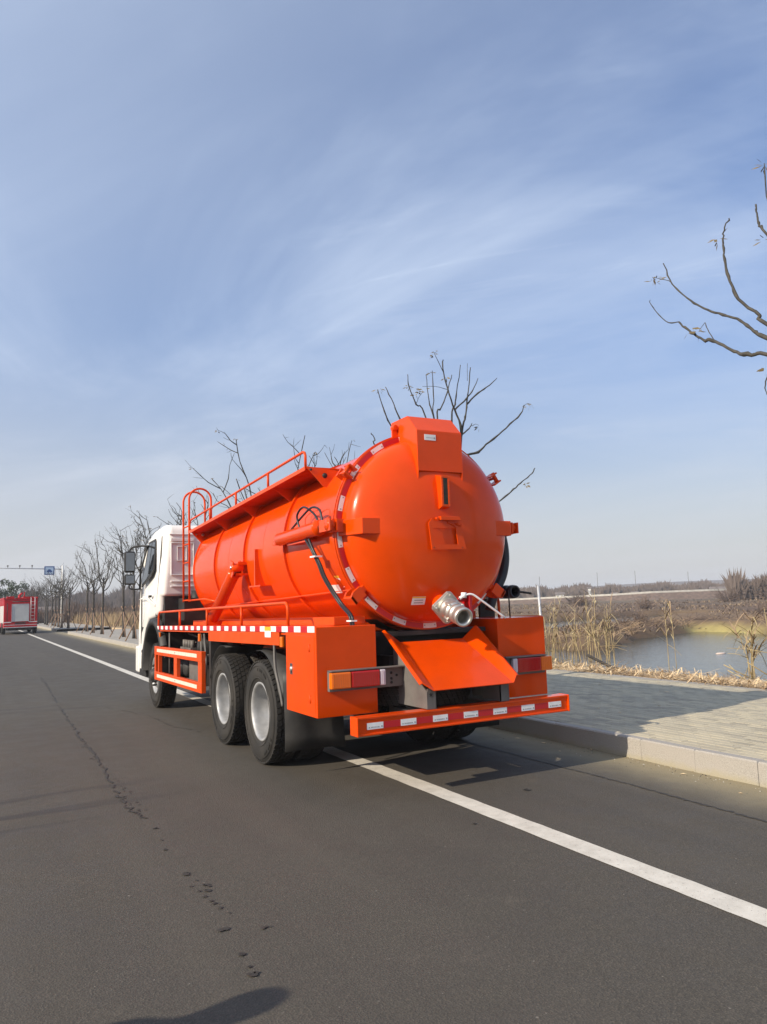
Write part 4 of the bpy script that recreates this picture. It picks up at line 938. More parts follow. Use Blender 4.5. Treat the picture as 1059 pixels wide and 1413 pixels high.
# --- locking rams at the sides, lift ram, hoses
def ram(m, s):
    x = s*1.02
    m.mi = 0
    m.lathe([(0, 0), (0, 0.062), (0.03, 0.070), (1.02, 0.070), (1.06, 0.076), (1.09, 0.076), (1.09, 0)], origin=(x, 1.98, 2.315), axis=(0, -1, 0.018), seg=28)
    m.lathe([(-0.03, 0), (-0.03, 0.05), (0.03, 0.05), (0.03, 0)], origin=(x, 2.02, 2.315), axis=(1, 0, 0), seg=20)
    m.box(*sorted((x-0.05, x-s*0.14)), 1.97, 2.07, 2.26, 2.29); m.box(*sorted((x, x-s*0.13)), 1.20, 1.75, 2.235, 2.25)
    m.lathe([(-0.045, 0), (-0.045, 0.052), (0.045, 0.052), (0.045, 0)], origin=(x, 0.63, 2.335), axis=(1, 0, 0), seg=20)
    for d in (-0.035, 0.035): m.box(x+d-0.008, x+d+0.008, 0.56, 0.80, 2.28, 2.39)
    m.box(*sorted((x, x-s*0.12)), 0.60, 0.68, 2.27, 2.39)
    m.mi = 1; m.tube([(x, 0.90, 2.334), (x, 0.68, 2.337)], 0.026, 14)
for s in (-1, 1): part('lock_cylinder', lambda m, s=s: ram(m, s), ['orange', 'steel'])
def lift(m, s):
    a = Vector((s*1.05, 4.56, 1.44)); b = Vector((s*1.03, 3.53, 2.07)); d = (b-a)
    m.mi = 0; m.lathe([(0, 0), (0, 0.075), (d.length*0.90, 0.075), (d.length*0.93, 0.082), (d.length*0.96, 0.082), (d.length*0.96, 0)], origin=a, axis=d, seg=28)
    m.lathe([(-0.07, 0), (-0.07, 0.055), (0.07, 0.055), (0.07, 0)], origin=b+d.normalized()*0.05, axis=(1, 0, 0), seg=20)
    for e in (-0.055, 0.055): m.prism([(3.44, 2.02), (3.50, 1.98), (3.60, 2.02), (3.62, 2.12), (3.55, 2.19), (3.44, 2.16)], 0, s*1.03+e-0.008, s*1.03+e+0.008)
    m.box(*sorted((s*1.03, s*0.88)), 3.43, 3.58, 2.13, 2.17); m.box(*sorted((s*1.05, s*0.88)), 3.45, 3.56, 2.0, 2.03)
    m.box(s*1.05-0.09, s*1.05+0.09, 4.45, 4.68, 1.36, 1.44)
    m.mi = 1; m.lathe([(-0.082, 0), (-0.082, 0.022), (-0.07, 0.022)], origin=b+d.normalized()*0.05, axis=(1, 0, 0), seg=12)
    m.tube([b-d.normalized()*0.10, b+d.normalized()*0.03], 0.05, 14)
for s in (-1, 1): part('lift_cylinder', lambda m, s=s: lift(m, s), ['orange', 'steel'])
def hoses(m):
    r_ = 0.011
    m.tube(smooth_path([(-1.05, 1.32, 2.37), (-1.06, 1.36, 2.50), (-1.05, 1.22, 2.57), (-1.04, 1.02, 2.50), (-1.03, 0.92, 2.42), (-1.03, 0.90, 2.35)], 7), r_, 8)
    m.tube(smooth_path([(-1.03, 1.66, 2.37), (-1.04, 1.50, 2.41), (-1.05, 1.22, 2.49), (-1.05, 1.0, 2.54), (-1.03, 0.86, 2.50), (-1.03, 0.80, 2.38)], 7), r_, 8)
    for o_ in (0, 0.05):
        m.tube(smooth_path([(-1.03, 1.22-o_*1.6, 2.25), (-1.02, 1.10-o_*0.8, 2.14), (-0.985, 1.03-o_, 2.00), (-0.955, 0.98-o_, 1.87), (-0.90, 0.90-o_, 1.72), (-0.86, 0.80-o_, 1.60), (-0.86, 0.64-o_, 1.52), (-0.86, 0.60-o_, 1.45), (-0.86, 0.60-o_, 1.34)], 7), 0.013, 8)
part('hydraulic_hose', hoses, 'hose')
part('hose_clip', lambda m: (m.box(-1.04, -0.96, 0.98, 1.10, 2.065, 2.08), m.box(-0.89, -0.83, 0.53, 0.63, 1.455, 1.468)), 'white_tape')
part('thin_orange_hose', lambda m: (m.tube(smooth_path([(-1.03, 1.22, 2.38), (-1.04, 1.18, 2.46), (-1.03, 1.05, 2.50), (-1.0, 0.90, 2.51)], 6), 0.004, 6), m.tube(smooth_path([(-1.02, 1.08, 2.38), (-1.0, 0.92, 2.47), (-0.98, 0.76, 2.50), (-1.0, 0.70, 2.43), (-1.02, 0.76, 2.38)], 6), 0.004, 6)), 'orange_flat')
part('suction_hose', lambda m: m.tube(smooth_path([(0.90, 1.10, 2.68), (1.12, 1.10, 2.52), (1.24, 1.10, 2.32), (1.275, 1.10, 2.08), (1.22, 1.08, 1.88), (1.12, 1.06, 1.73), (1.04, 1.05, 1.60), (1.0, 1.05, 1.50)], 8), 0.052, 16), 'hose')
def rpipe(m):
    m.lathe([(0.92, 0.048), (0.90, 0.050), (0.90, 0.068), (0.94, 0.072), (0.97, 0.072), (0.98, 0.062), (1.02, 0.062), (1.04, 0.072), (1.08, 0.072), (1.10, 0.060), (5.2, 0.060), (5.2, 0)], origin=(1.24, 0, 1.685), axis=(0, 1, 0), seg=28)
    m.lathe([(0.92, 0.048), (2.2, 0.047), (2.2, 0)], origin=(1.24, 0, 1.685), axis=(0, 1, 0), seg=24)
part('side_pipe', rpipe, 'hose')
part('pipe_strap', lambda m: ([m.box(1.05, 1.25, yy, yy+0.03, 1.42, 1.62) for yy in (1.3, 3.2, 4.9)], m.tube([(1.28, 0.95, 1.69), (1.44, 0.88, 1.66)], 0.012, 6), m.tube([(1.08, 0.80, 1.42), (1.075, 0.80, 1.70)], 0.008, 6)), 'chassis')
# --- walkway, its rail, ladder
def walk_z(y_): return 2.985 - 0.040*(y_-1.25)
def walkway(m):
    YA, YB = 1.27, 6.02
    def P(x, y_, dz): return (x, y_, walk_z(y_)+dz)
    def slab(x0, x1, z0, z1, z0b, z1b, ya=YA, yb=YB):
        m.add([P(x0, ya, z0), P(x1, ya, z0b), P(x1, yb, z0b), P(x0, yb, z0), P(x0, ya, z1), P(x1, ya, z1b), P(x1, yb, z1b), P(x0, yb, z1)], [(0, 1, 2, 3), (7, 6, 5, 4), (0, 4, 5, 1), (1, 5, 6, 2), (2, 6, 7, 3), (3, 7, 4, 0)], False)
    slab(-1.005, -0.995, -0.035, 0.004, -0.035, 0.004)      # outer lip
    slab(-0.995, -0.55, -0.010, 0.002, -0.010, 0.002)
    slab(-0.56, -0.55, -0.035, 0.004, -0.035, 0.004)
wk = part('walkway', walkway, 'orange_flat')
def treads(m):
    yy = 1.33
    while yy < 6.0:
        m.box(-0.985, -0.57, yy, yy+0.028, walk_z(yy)+0.0025, walk_z(yy)+0.012); m.box(-0.985, -0.57, yy, yy+0.028, walk_z(yy)-0.022, walk_z(yy)-0.0105); yy += 0.062
part('grip_ribs', treads, 'orange_flat', wk, kind='stuff')
def gussets(m):
    for yy in (1.25, 2.30, 3.52, 4.70, 5.98):
        zc = TZ-KT*(yy-YR); z0 = walk_z(yy)
        tank_x = lambda z: -math.sqrt(max(0.01, TR*TR-(z-zc)**2))
        pl_ = [(-1.0, z0+0.002), (-0.60, z0+0.002 if yy > 2 else z0-0.03), (tank_x(z0-0.20)-0.0, z0-0.20), (-0.82, z0-0.19)]
        if yy > 1.3 and yy < 5.9: pl_ = [(-0.99, z0-0.012), (-0.62, z0-0.012), (tank_x(z0-0.17), z0-0.17)]
        m.prism(pl_, 1, yy-0.006, yy+0.006)
part('walkway_gusset', gussets, 'orange_flat', wk)
part('gusset_hole', lambda m: ([m.lathe([(-0.008, 0), (-0.008, r_), (0, r_)], origin=(x, yy-0.0, z), axis=(0, 1, 0), seg=16) for (x, yy, z, r_) in ((-0.80, 1.243, walk_z(1.25)-0.085, 0.026), (-0.95, 1.243, walk_z(1.25)-0.03, 0.012))]), 'black', wk)
part('gusset_bolt', lambda m: ([m.lathe([(-0.009, 0), (-0.009, r_), (0, r_)], origin=(x, 5.974, z), axis=(0, 1, 0), seg=12) for (x, z, r_) in ((-0.90, walk_z(6)-0.055, 0.014), (-0.80, walk_z(6)-0.06, 0.022))]), 'cast', wk)
def wrail(m):
    x = -0.99; H_ = 0.165
    def rp(y_, dz): return (x, y_, walk_z(y_)+dz)
    pts = [rp(1.28, 0), rp(1.28, H_-0.05), rp(1.30, H_-0.015), rp(1.34, H_)] + [rp(y_, H_) for y_ in (2.4, 3.6, 4.9, 5.95)] + [rp(6.0, H_-0.02), rp(6.02, H_-0.06), rp(6.02, 0)]
    m.tube(pts, 0.0145, 8)
    for y_ in (2.40, 3.62, 4.85): m.tube([rp(y_, 0), rp(y_, H_)], 0.0145, 8)
part('walkway_rail', wrail, 'orange_flat', wk)
lad = part('ladder', lambda m: [m.tube([(-0.95, yy, 1.715), (-0.95, yy, 3.32)] + [(-0.775-0.175*math.cos(a), yy, 3.32+0.175*math.sin(a)) for a in [math.pi*i/12 for i in range(1, 12)]] + [(-0.60, yy, 3.30), (-0.60, yy, 2.80)], 0.0165, 8) for yy in (6.22, 6.60)], 'orange_flat')
for z in (1.74, 2.04, 2.33, 2.62, 2.90): part('rung', lambda m, z=z: m.tube([(-0.95, 6.22, z), (-0.95, 6.60, z)], 0.012, 8), 'orange_flat', lad)
part('ladder_stay', lambda m: (m.tube([(-0.95, 6.22, 1.735), (-0.90, 5.5, 1.745), (-0.84, 5.1, 1.70)], 0.014, 8), m.tube([(-0.95, 6.22, 2.86), (-0.98, 6.0, 2.82)], 0.012, 8)), 'orange_flat', lad)

# --- cab
def hwid(z): return 1.205 if z < 2.05 else 1.205-(z-2.05)*0.125
CP = [(7.03, 1.82), (7.02, 2.90), (7.10, 3.00), (7.50, 3.04), (8.20, 3.00), (8.66, 2.88), (8.92, 2.42), (9.10, 1.95), (9.16, 1.60), (9.24, 1.05), (9.26, 0.50), (8.86, 0.48), (8.80, 0.80), (8.40, 1.28), (8.12, 1.44), (7.60, 1.48), (7.18, 1.56), (7.14, 1.82)]
def cab(m):
    n = len(CP); vs = []
    for s in (-1, 1):
        for (y_, z_) in CP:
            w_ = hwid(z_)
            if y_ > 9.0: w_ -= 0.03
            if y_ < 7.06: w_ -= 0.03
            vs.append((s*w_, y_, z_))
    fs = [tuple(range(n)), tuple(range(2*n-1, n-1, -1))] + [(k, n+k, n+(k+1) % n, (k+1) % n) for k in range(n)]
    m.add(vs, fs, False)
cabo = part('cab_body', cab, 'white', bevel=0.055, seg=4)
for p_ in cabo.data.polygons: p_.use_smooth = True
cabo.modifiers['bevel'].harden_normals = False
md = cabo.modifiers.new('split', 'EDGE_SPLIT'); md.split_angle = math.radians(30)
def quad_side(m, pts, s, off, th=0.004):
    vs = [(s*(hwid(z_)+off), y_, z_) for y_, z_ in pts] + [(s*(hwid(z_)+off-th-0.02), y_, z_) for y_, z_ in pts]; n = len(pts)
    m.add(vs, [tuple(range(n)), tuple(range(2*n-1, n-1, -1))]+[(k, n+k, n+(k+1) % n, (k+1) % n) for k in range(n)], False)
for s in (-1, 1):
    part('window_seal', lambda m, s=s: quad_side(m, [(8.78, 2.02), (8.00, 2.20), (7.84, 2.30), (7.93, 2.80), (8.00, 2.85), (8.58, 2.83)], s, 0.003), 'black', cabo)
    part('side_window', lambda m, s=s: quad_side(m, [(8.72, 2.07), (8.26, 2.18), (8.26, 2.80), (8.54, 2.79)], s, 0.007), 'glass', cabo)
    part('quarter_window', lambda m, s=s: quad_side(m, [(8.21, 2.20), (7.90, 2.31), (7.98, 2.79), (8.21, 2.80)], s, 0.007), 'glass', cabo)
    part('door_handle', lambda m, s=s: m.box(*sorted((s*1.205, s*1.235)), 7.82, 7.98, 1.82, 1.86), 'black', cabo, bevel=0.006)
    part('door_seam', lambda m, s=s: (quad_side(m, [(7.50, 1.50), (7.515, 1.50), (7.50, 2.85), (7.485, 2.85)], s, 0.002), quad_side(m, [(8.78, 1.0), (8.795, 1.0), (8.80, 2.0), (8.785, 2.0)], s, 0.002)), 'grey', cabo)
    part('side_crease', lambda m, s=s: quad_side(m, [(7.55, 1.66), (7.55, 1.70), (8.4, 1.86), (9.0, 1.80), (8.4, 1.80)], s, 0.012), 'white', cabo, bevel=0.006)
    def flare(m, s=s):
        n = 16; vs = []
        for i in range(n+1):
            a = math.radians(-8)+math.radians(160)*i/n
            cy_, cz_ = 7.53, 0.66
            for (x_, r_) in ((1.0, 0.70), (1.262, 0.70), (1.268, 0.74), (1.262, 0.80), (1.17, 0.82)): vs.append((s*x_, cy_+math.cos(a)*r_*1.0, cz_+math.sin(a)*r_))
        m.add(vs, [(i*5+j, i*5+j+1, (i+1)*5+j+1, (i+1)*5+j) for i in range(n) for j in range(4)], True)
    part('wheel_arch', flare, 'black', cabo)
    part('cab_step', lambda m, s=s: (m.box(*sorted((s*0.9, s*1.215)), 8.30, 8.86, 0.44, 0.56), m.box(*sorted((s*0.95, s*1.20)), 8.32, 8.80, 0.84, 0.90)), 'black', cabo, bevel=0.01)
    part('fender_panel', lambda m, s=s: m.box(*sorted((s*0.90, s*1.19)), 8.28, 8.84, 0.56, 1.30), 'black', cabo)
    part('front_corner', lambda m, s=s: m.box(*sorted((s*0.95, s*1.225)), 8.90, 9.22, 0.48, 0.95), 'white', cabo, bevel=0.03)
    part('rear_flap', lambda m, s=s: (m.box(*sorted((s*0.85, s*1.25)), 6.92, 6.945, 0.62, 1.22),), 'black', cabo)
def rear_trim(m):
    y0_, y1_ = 6.998, 7.04
    def fr(x0, x1, z0, z1, t=0.014):
        m.box(x0, x1, y0_, y1_, z0, z0+t); m.box(x0, x1, y0_, y1_, z1-t, z1); m.box(x0, x0+t, y0_, y1_, z0+t, z1-t); m.box(x1-t, x1, y0_, y1_, z0+t, z1-t)
    for (a, b) in ((-1.06, -0.68), (0.68, 1.06)):
        fr(a, b, 2.16, 2.70); fr(a+0.10, b-0.12, 2.40, 2.64, 0.012); m.box(a, b, y0_, y1_, 2.725, 2.775)
        m.box(a, b, y0_, y1_, 2.05, 2.075); m.box(a, b, y0_, y1_, 1.97, 1.995)
    m.box(-1.08, 1.08, 7.0, y1_, 2.83, 2.85)
part('rear_moulding', rear_trim, 'white', cabo, bevel=0.005)
part('rear_window', lambda m: m.box(-0.60, 0.60, 6.995, 7.05, 2.20, 2.66), 'glass', cabo, bevel=0.02)
part('windscreen', lambda m: m.add([(-1.06, 8.69, 2.86), (1.06, 8.69, 2.86), (1.10, 9.115, 1.96), (-1.10, 9.115, 1.96)], [(0, 1, 2, 3)]), 'glass', cabo)
part('roof_lamp', lambda m: [m.box(-0.45+0.17*k, -0.33+0.17*k, 7.05, 7.15, 3.0, 3.07) for k in range(6)], 'white_tape', cabo, bevel=0.01)
part('cab_underside', lambda m: m.box(-1.15, 1.15, 7.16, 7.22, 1.20, 1.82), 'black', cabo)
for s in (-1, 1):
    mi_ = part('wing_mirror', lambda m, s=s: (m.box(*sorted((s*1.30, s*1.49)), 8.84, 8.97, 2.30, 2.69), m.box(*sorted((s*1.30, s*1.49)), 8.84, 8.95, 2.075, 2.265)), 'black', bevel=0.03)
    part('mirror_glass', lambda m, s=s: (m.prism([(s*1.32, 8.824), (s*1.47, 8.836), (s*1.47, 8.845), (s*1.32, 8.845)], 2, 2.33, 2.66), m.prism([(s*1.32, 8.824), (s*1.47, 8.836), (s*1.47, 8.845), (s*1.32, 8.845)], 2, 2.10, 2.245)), 'mirror', mi_)
    part('mirror_arm', lambda m, s=s: (m.tube(smooth_path([(s*1.12, 8.55, 2.76), (s*1.24, 8.68, 2.775), (s*1.36, 8.85, 2.755), (s*1.40, 8.90, 2.69)], 5), 0.018, 8), m.tube(smooth_path([(s*1.19, 8.90, 2.0), (s*1.30, 8.90, 1.99), (s*1.39, 8.90, 2.01), (s*1.40, 8.90, 2.08)], 5), 0.014, 8), m.tube([(s*1.13, 8.60, 2.76), (s*1.20, 8.86, 2.35), (s*1.21, 8.92, 2.0)], 0.016, 8)), 'black', mi_)

# ================================================================== TREES
def limb(m, pts, r0, r1, seg=6, sub=3):
    P = smooth_path(pts, sub) if len(pts) > 2 else [Vector(p) for p in pts]
    n = len(P)
    if n > 5:
        for i in range(1, n-1): P[i] = P[i]+Vector((rnd.gauss(0, 1), rnd.gauss(0, 1), rnd.gauss(0, 1)))*r0*0.22
    m.tube(P, [(r0+(r1-r0)*(i/(n-1)))*(1.0 if i in (0, n-1) else rnd.choice((0.88, 0.95, 1.0, 1.28))) for i in range(n)], seg)
    return P
def leaf_clump(m, c, n=6, size=0.05, r_=random):
    c = Vector(c)
    for k in range(n):
        d = Vector((rnd.gauss(0, 1), rnd.gauss(0, 1), rnd.uniform(-1.2, 0.3))).normalized()
        u = d.orthogonal().normalized(); s_ = size*rnd.uniform(0.6, 1.3); p = c + d*rnd.uniform(0, size*0.8)
        m.add([p, p+d*s_*0.5+u*s_*0.22, p+d*s_, p+d*s_*0.5-u*s_*0.22], [(0, 1, 2, 3)], False)
def knobby(m, P, r0, r1, seg=5):
    n = len(P); m.tube(P, [(r0+(r1-r0)*(i/(n-1)))*(1.0 if i in (0, n-1) else rnd.choice((0.9, 0.95, 1.0, 1.25))) for i in range(n)], seg)
def generic_crown(m, lm, H=6.3, fork=2.5, spread=1.5, nl=7, r0=0.05, lean=(0, 0), seg=5, twigs=True, R_=None):
    R_ = R_ or rnd; H -= 0.65; r0 *= 0.72; a0 = R_.uniform(0, 6.28)
    for k in range(nl):
        a = a0+k*2*math.pi/nl*1.0+R_.uniform(-0.35, 0.35); zz = fork+R_.uniform(-0.2, 1.0); top = H-R_.uniform(0, 1.5); sp_ = spread*R_.uniform(0.35, 1.05)
        dx, dy = math.cos(a), math.sin(a); jg = lambda q: Vector((R_.gauss(0, q), R_.gauss(0, q), R_.gauss(0, q)))
        st = Vector((lean[0]*zz, lean[1]*zz, zz)); f = lambda u, v: st+Vector((dx*sp_*u, dy*sp_*u, (top-zz)*v))+jg(0.05)
        ctl = [st, f(0.28, 0.14), f(0.50, 0.34), f(0.72, 0.62), f(0.88, 0.84), f(1.0, 1.0)]
        P = smooth_path(ctl, 3); knobby(m, P, r0*R_.uniform(0.55, 0.85), 0.009, seg)
        for q in range(R_.randint(3, 6)):
            i_ = R_.randint(3, len(P)-2); b = P[i_]; d = Vector((dx+R_.gauss(0, 0.8), dy+R_.gauss(0, 0.8), R_.uniform(0.5, 1.7))).normalized(); ln = R_.uniform(0.3, 1.0)
            P_ = smooth_path([b, b+d*ln*0.4+jg(0.03), b+d*ln*0.75+jg(0.04)+Vector((0, 0, 0.05)), b+d*ln+Vector((0, 0, 0.12))], 2); knobby(m, P_, 0.014, 0.005, 4)
            for w_ in range(R_.randint(0, 3)):
                c0 = P_[R_.randint(1, len(P_)-1)]; d3 = (d+jg(0.6)).normalized()*R_.uniform(0.1, 0.35); m.tube([c0, c0+d3*0.5+jg(0.01), c0+d3], [0.006, 0.005, 0.003], 3)
            if twigs and R_.random() < 0.4: leaf_clump(lm, P_[-1], 4, 0.07)
        if twigs and R_.random() < 0.4: leaf_clump(lm, P[-1], 5, 0.07)
def make_tree(x, y_, base=0.196, H=6.3, fork=2.5, spread=1.4, nl=7, tr=0.075, stakes=True, label='', explicit=None, twigs=True, lean=None, name='bare_tree'):
    t_ = empty(name, (x, y_, base), label=label, cat='tree', group='bare trees planted along the pavement')
    lean = lean or (rnd.uniform(-0.03, 0.03), rnd.uniform(-0.03, 0.03))
    m = MB(); P = [(lean[0]*z, lean[1]*z, z) for z in (-0.05, 0.3, 1.2, fork*0.9, fork+0.9)]
    m.tube(P, [tr*1.35, tr, tr*0.85, tr*0.75, tr*0.55], 10); m.build('trunk', 'bark', t_)
    bmm, lmm = MB(), MB()
    if explicit: explicit(bmm, lmm)
    else: generic_crown(bmm, lmm, H-base, fork, spread, nl, tr*0.6, lean, twigs=twigs)
    bmm.build('crown', 'twig', t_)
    if lmm.f: lmm.build('dead_leaves', 'leaf', t_, fix=False, kind='stuff')
    if stakes:
        for k in range(3):
            a = k*2.09+0.5; mm_ = MB(); mm_.tube([(math.cos(a)*0.75, math.sin(a)*0.75, 0), (lean[0]*1.5-math.cos(a)*0.12, lean[1]*1.5-math.sin(a)*0.12, 1.6)], 0.03, 6); mm_.build('stake', 'stake', t_)
    return t_
# tree just behind the tank: limbs read from the photograph, set at their own depths
TA = {'a1': [(3.43, 4.47), (3.31, 4.85), (3.18, 5.21), (3.11, 5.5), (3.12, 5.72)], 'a2': [(3.46, 4.56), (3.53, 4.8), (3.58, 5.08), (3.68, 5.65)],
 'a3': [(3.56, 4.97), (3.81, 5.2), (4.07, 5.37), (4.24, 5.52)], 'a4': [(3.31, 4.85), (3.56, 5.08), (3.71, 5.26), (3.83, 5.47)], 'a5': [(3.24, 4.66), (3.32, 4.95), (3.37, 5.19), (3.47, 5.67)],
 'a6': [(2.96, 4.65), (3.04, 4.86), (3.17, 5.14), (3.28, 5.47)], 'a7': [(2.89, 4.64), (2.89, 4.98), (2.89, 5.5)], 'a8': [(2.88, 4.71), (2.8, 4.93), (2.76, 5.42)],
 'a9': [(2.73, 4.65), (2.55, 4.88), (2.42, 5.16), (2.4, 5.38)], 'a13': [(3.45, 4.0), (3.75, 4.14), (4.01, 4.34), (4.4, 4.63), (4.72, 4.9), (4.82, 5.08)],
 'a14': [(3.4, 3.0), (3.9, 3.15), (4.4, 3.46), (4.63, 3.64), (4.86, 3.79), (4.99, 3.93)], 'a15': [(3.40, 4.40), (3.59, 4.55), (3.66, 4.65)],
 'b1': [(2.18, 4.28), (1.97, 4.62), (1.86, 4.93), (1.82, 5.06)], 'b2': [(2.26, 4.53), (2.11, 4.85), (1.97, 5.12)], 'b3': [(1.83, 4.03), (1.75, 4.22), (1.68, 4.33)]}
def crownA(m, lm):
    ox, oy = 3.25, 5.0
    def at(p, dy=0): return Vector((p[0]-ox, dy, p[1]-0.2))
    F1 = Vector((0.10, 0.05, 3.6)); F2 = Vector((0.0, 0, 3.0)); F3 = Vector((-0.05, 0, 2.6))
    roots = {'a1': F1, 'a2': F1, 'a5': F2, 'a6': F2, 'a7': F2, 'a8': F2, 'a9': F3, 'a13': F2, 'a14': F3, 'b1': F3, 'b2': F3, 'b3': F3}
    r = {'a1': .020, 'a2': .020, 'a5': .017, 'a6': .016, 'a13': .021, 'a14': .017}
    for i, (k, pts) in enumerate(TA.items()):
        dy = {'a1': 0, 'a2': .0, 'a15': 0, 'a3': 0, 'a4': 0, 'a13': 0.0}.get(k, 0.25*math.sin(i*2.3))
        s_ = 1+dy/10.71
        P = [Vector((-3.85-ox+(p[0]+3.85)*s_, dy, 1.63-0.2+(p[1]-1.63)*s_)) for p in pts]
        if k in roots: P = [roots[k]] + P
        rr = r.get(k, 0.014)
        limb(m, P, rr*1.2, rr*0.42, 6, 4)
    limb(m, [at((3.11, 5.5)), at((2.97, 5.76)), at((2.92, 5.84))], 0.008, 0.004, 4)
    for p in [(2.92, 5.84), (2.90, 5.78), (2.68, 5.15), (2.54, 5.06), (2.60, 5.10), (4.97, 5.11), (4.90, 5.07), (4.76, 3.63), (3.8, 4.6), (2.84, 5.46), (3.17, 5.42), (1.86, 5.08), (2.42, 5.18)]:
        leaf_clump(lm, at(p), 7, 0.075)
    for a_, b_ in (((3.18, 5.2), (2.68, 5.2)), ((2.55, 4.9), (2.68, 5.1)), ((4.8, 5.05), (4.97, 5.11)), ((3.66, 4.6), (3.8, 4.62)), ((3.6, 5.4), (3.62, 5.72))):
        limb(m, [at(a_), (at(a_)+at(b_))/2+Vector((0, 0, 0.03)), at(b_)], 0.005, 0.003, 4)
make_tree(3.25, 5.0, label='bare tree rising directly behind the rear of the orange tank', explicit=crownA, fork=2.6, tr=0.085, lean=(0.0, 0.0))
RT = {'r1': [(-1.11, 3.9), (-0.95, 3.94), (-0.75, 4.05), (-0.55, 4.21), (-0.39, 4.29), (-0.26, 4.41), (-0.11, 4.58)], 'r1b': [(-0.11, 4.58), (0.07, 4.65), (0.26, 4.92), (0.26, 4.97)],
 'r2': [(-1.13, 4.06), (-0.98, 4.2), (-0.82, 4.36), (-0.62, 4.49), (-0.4, 4.65), (-0.22, 4.83), (-0.06, 5.04), (0.04, 5.32)],
 'r3': [(-1.14, 4.2), (-1.07, 4.32), (-0.96, 4.43), (-0.81, 4.66), (-0.75, 4.94), (-0.74, 5.15), (-0.75, 5.31), (-0.83, 5.44)],
 'r4': [(-1.23, 5.07), (-1.16, 5.21), (-1.14, 5.34), (-1.14, 5.44)], 'r5': [(-0.55, 4.21), (-0.48, 4.34), (-0.44, 4.46)], 'r7': [(-1.14, 3.79), (-1.06, 3.61), (-1.07, 3.51)]}
def crownR(m, lm):
    oy = -1.95
    def at(p): return Vector((0.0, p[0]-oy, p[1]-0.2))
    F = {'r1': Vector((0, 0.05, 3.2)), 'r2': Vector((0, 0.04, 3.3)), 'r3': Vector((0, 0.02, 3.3)), 'r4': Vector((0.0, 0.3, 3.9))}
    R_ = {'r1': (.024, .010), 'r1b': (.007, .003), 'r2': (.019, .006), 'r3': (.021, .007), 'r4': (.016, .007), 'r5': (.006, .004), 'r7': (.009, .004)}
    for k, pts in RT.items():
        P = [at(p) for p in pts]
        if k in F: P = [F[k]]+P
        limb(m, P, R_[k][0], R_[k][1], 8, 5)
    limb(m, [Vector((0, 0, 3.2)), Vector((0, 0.15, 3.6)), Vector((0.0, 0.3, 3.9))], 0.035, 0.026, 8)
    limb(m, [at((-0.06, 5.04)), at((-0.02, 5.09)), at((0.1, 5.16)), at((0.17, 5.2))], 0.005, 0.003, 5)
    limb(m, [at((-0.44, 4.46)), at((-0.36, 4.40))], 0.004, 0.003, 4)
    for p, n in [((0.19, 5.22), 6), ((0.16, 5.16), 4), ((-0.26, 4.46), 3), ((-0.33, 4.4), 3), ((-0.68, 5.29), 6), ((-1.27, 5.78), 7), ((-1.2, 5.04), 6), ((-1.09, 3.78), 5)]:
        leaf_clump(lm, at(p), n+2, 0.085)
    for (a, b) in (((-1.3, 5.2), (-1.27, 5.8)),):
        limb(m, [F['r4'], at(a), at(b)], 0.012, 0.004, 5)
    for k in range(5):
        a = -0.6-0.55*k; st = Vector((0, 0, 3.0+0.15*k)); d = Vector((math.cos(a)*1.1, math.sin(a)*1.1-0.2, 1.6+0.2*(k % 3)))
        if d.y > 0.1: d.y = -0.2
        limb(m, [st, st+d*0.45+Vector((0, 0, -0.1)), st+d*0.8, st+d+Vector((0, 0, 0.3))], 0.03, 0.01, 6)
make_tree(2.9, -1.95, label='bare tree at the right edge with curved limbs reaching into the sky', explicit=crownR, fork=2.4, tr=0.085, lean=(0, 0))
row = [(10.2, 5.9, 1.3), (13.2, 6.55, 1.5), (19.8, 6.2, 1.2), (26.0, 6.2, 1.2), (30.5, 6.4, 1.2), (33.6, 6.4, 1.5), (36.7, 6.6, 1.5), (43.5, 6.6, 1.5), (47.3, 6.4, 1.5), (51.5, 6.5, 1.5)]
rl = ['bare tree behind the middle of the tank, second behind its rear end', 'bare tree behind the walkway rail of the tank', 'bare tree showing above the ladder arch behind the tank front',
      'bare tree showing above the white cab roof', 'bare tree behind the wing mirror of the white cab', 'bare tree just left of the cab mirrors, its crown level with the cab roof',
      'tall bare tree with crossed stakes, first one clear of the truck', 'bare tree with crossed stakes, second one clear of the truck', 'bare tree with dark trunk, third one clear of the truck', 'bare tree by the kerb corner, fourth one clear of the truck']
for (yy, H, spd), lb in zip(row, rl): make_tree(2.85+rnd.uniform(-0.1, 0.15), yy, H=H, spread=spd*1.0, nl=8, label=lb, tr=0.075 if yy < 40 else 0.09)
row2 = [(64.5, 6.2), (68, 6.4), (72.5, 6.1), (77, 6.4), (82, 6.0), (87, 6.4), (92, 6.2), (98, 6.5), (104, 6.2), (111, 6.4), (119, 6.3), (128, 6.5)]
ORD = ['first', 'second', 'third', 'fourth', 'fifth', 'sixth', 'seventh', 'eighth', 'ninth', 'tenth', 'eleventh', 'twelfth']
for i, (yy, H) in enumerate(row2):
    make_tree(2.9+rnd.uniform(-0.2, 0.3), yy, H=H, spread=1.6, nl=9, tr=0.10, stakes=yy < 80, twigs=False, label='%s small bare tree of the far row beyond the side road, counted from the truck' % ORD[i])
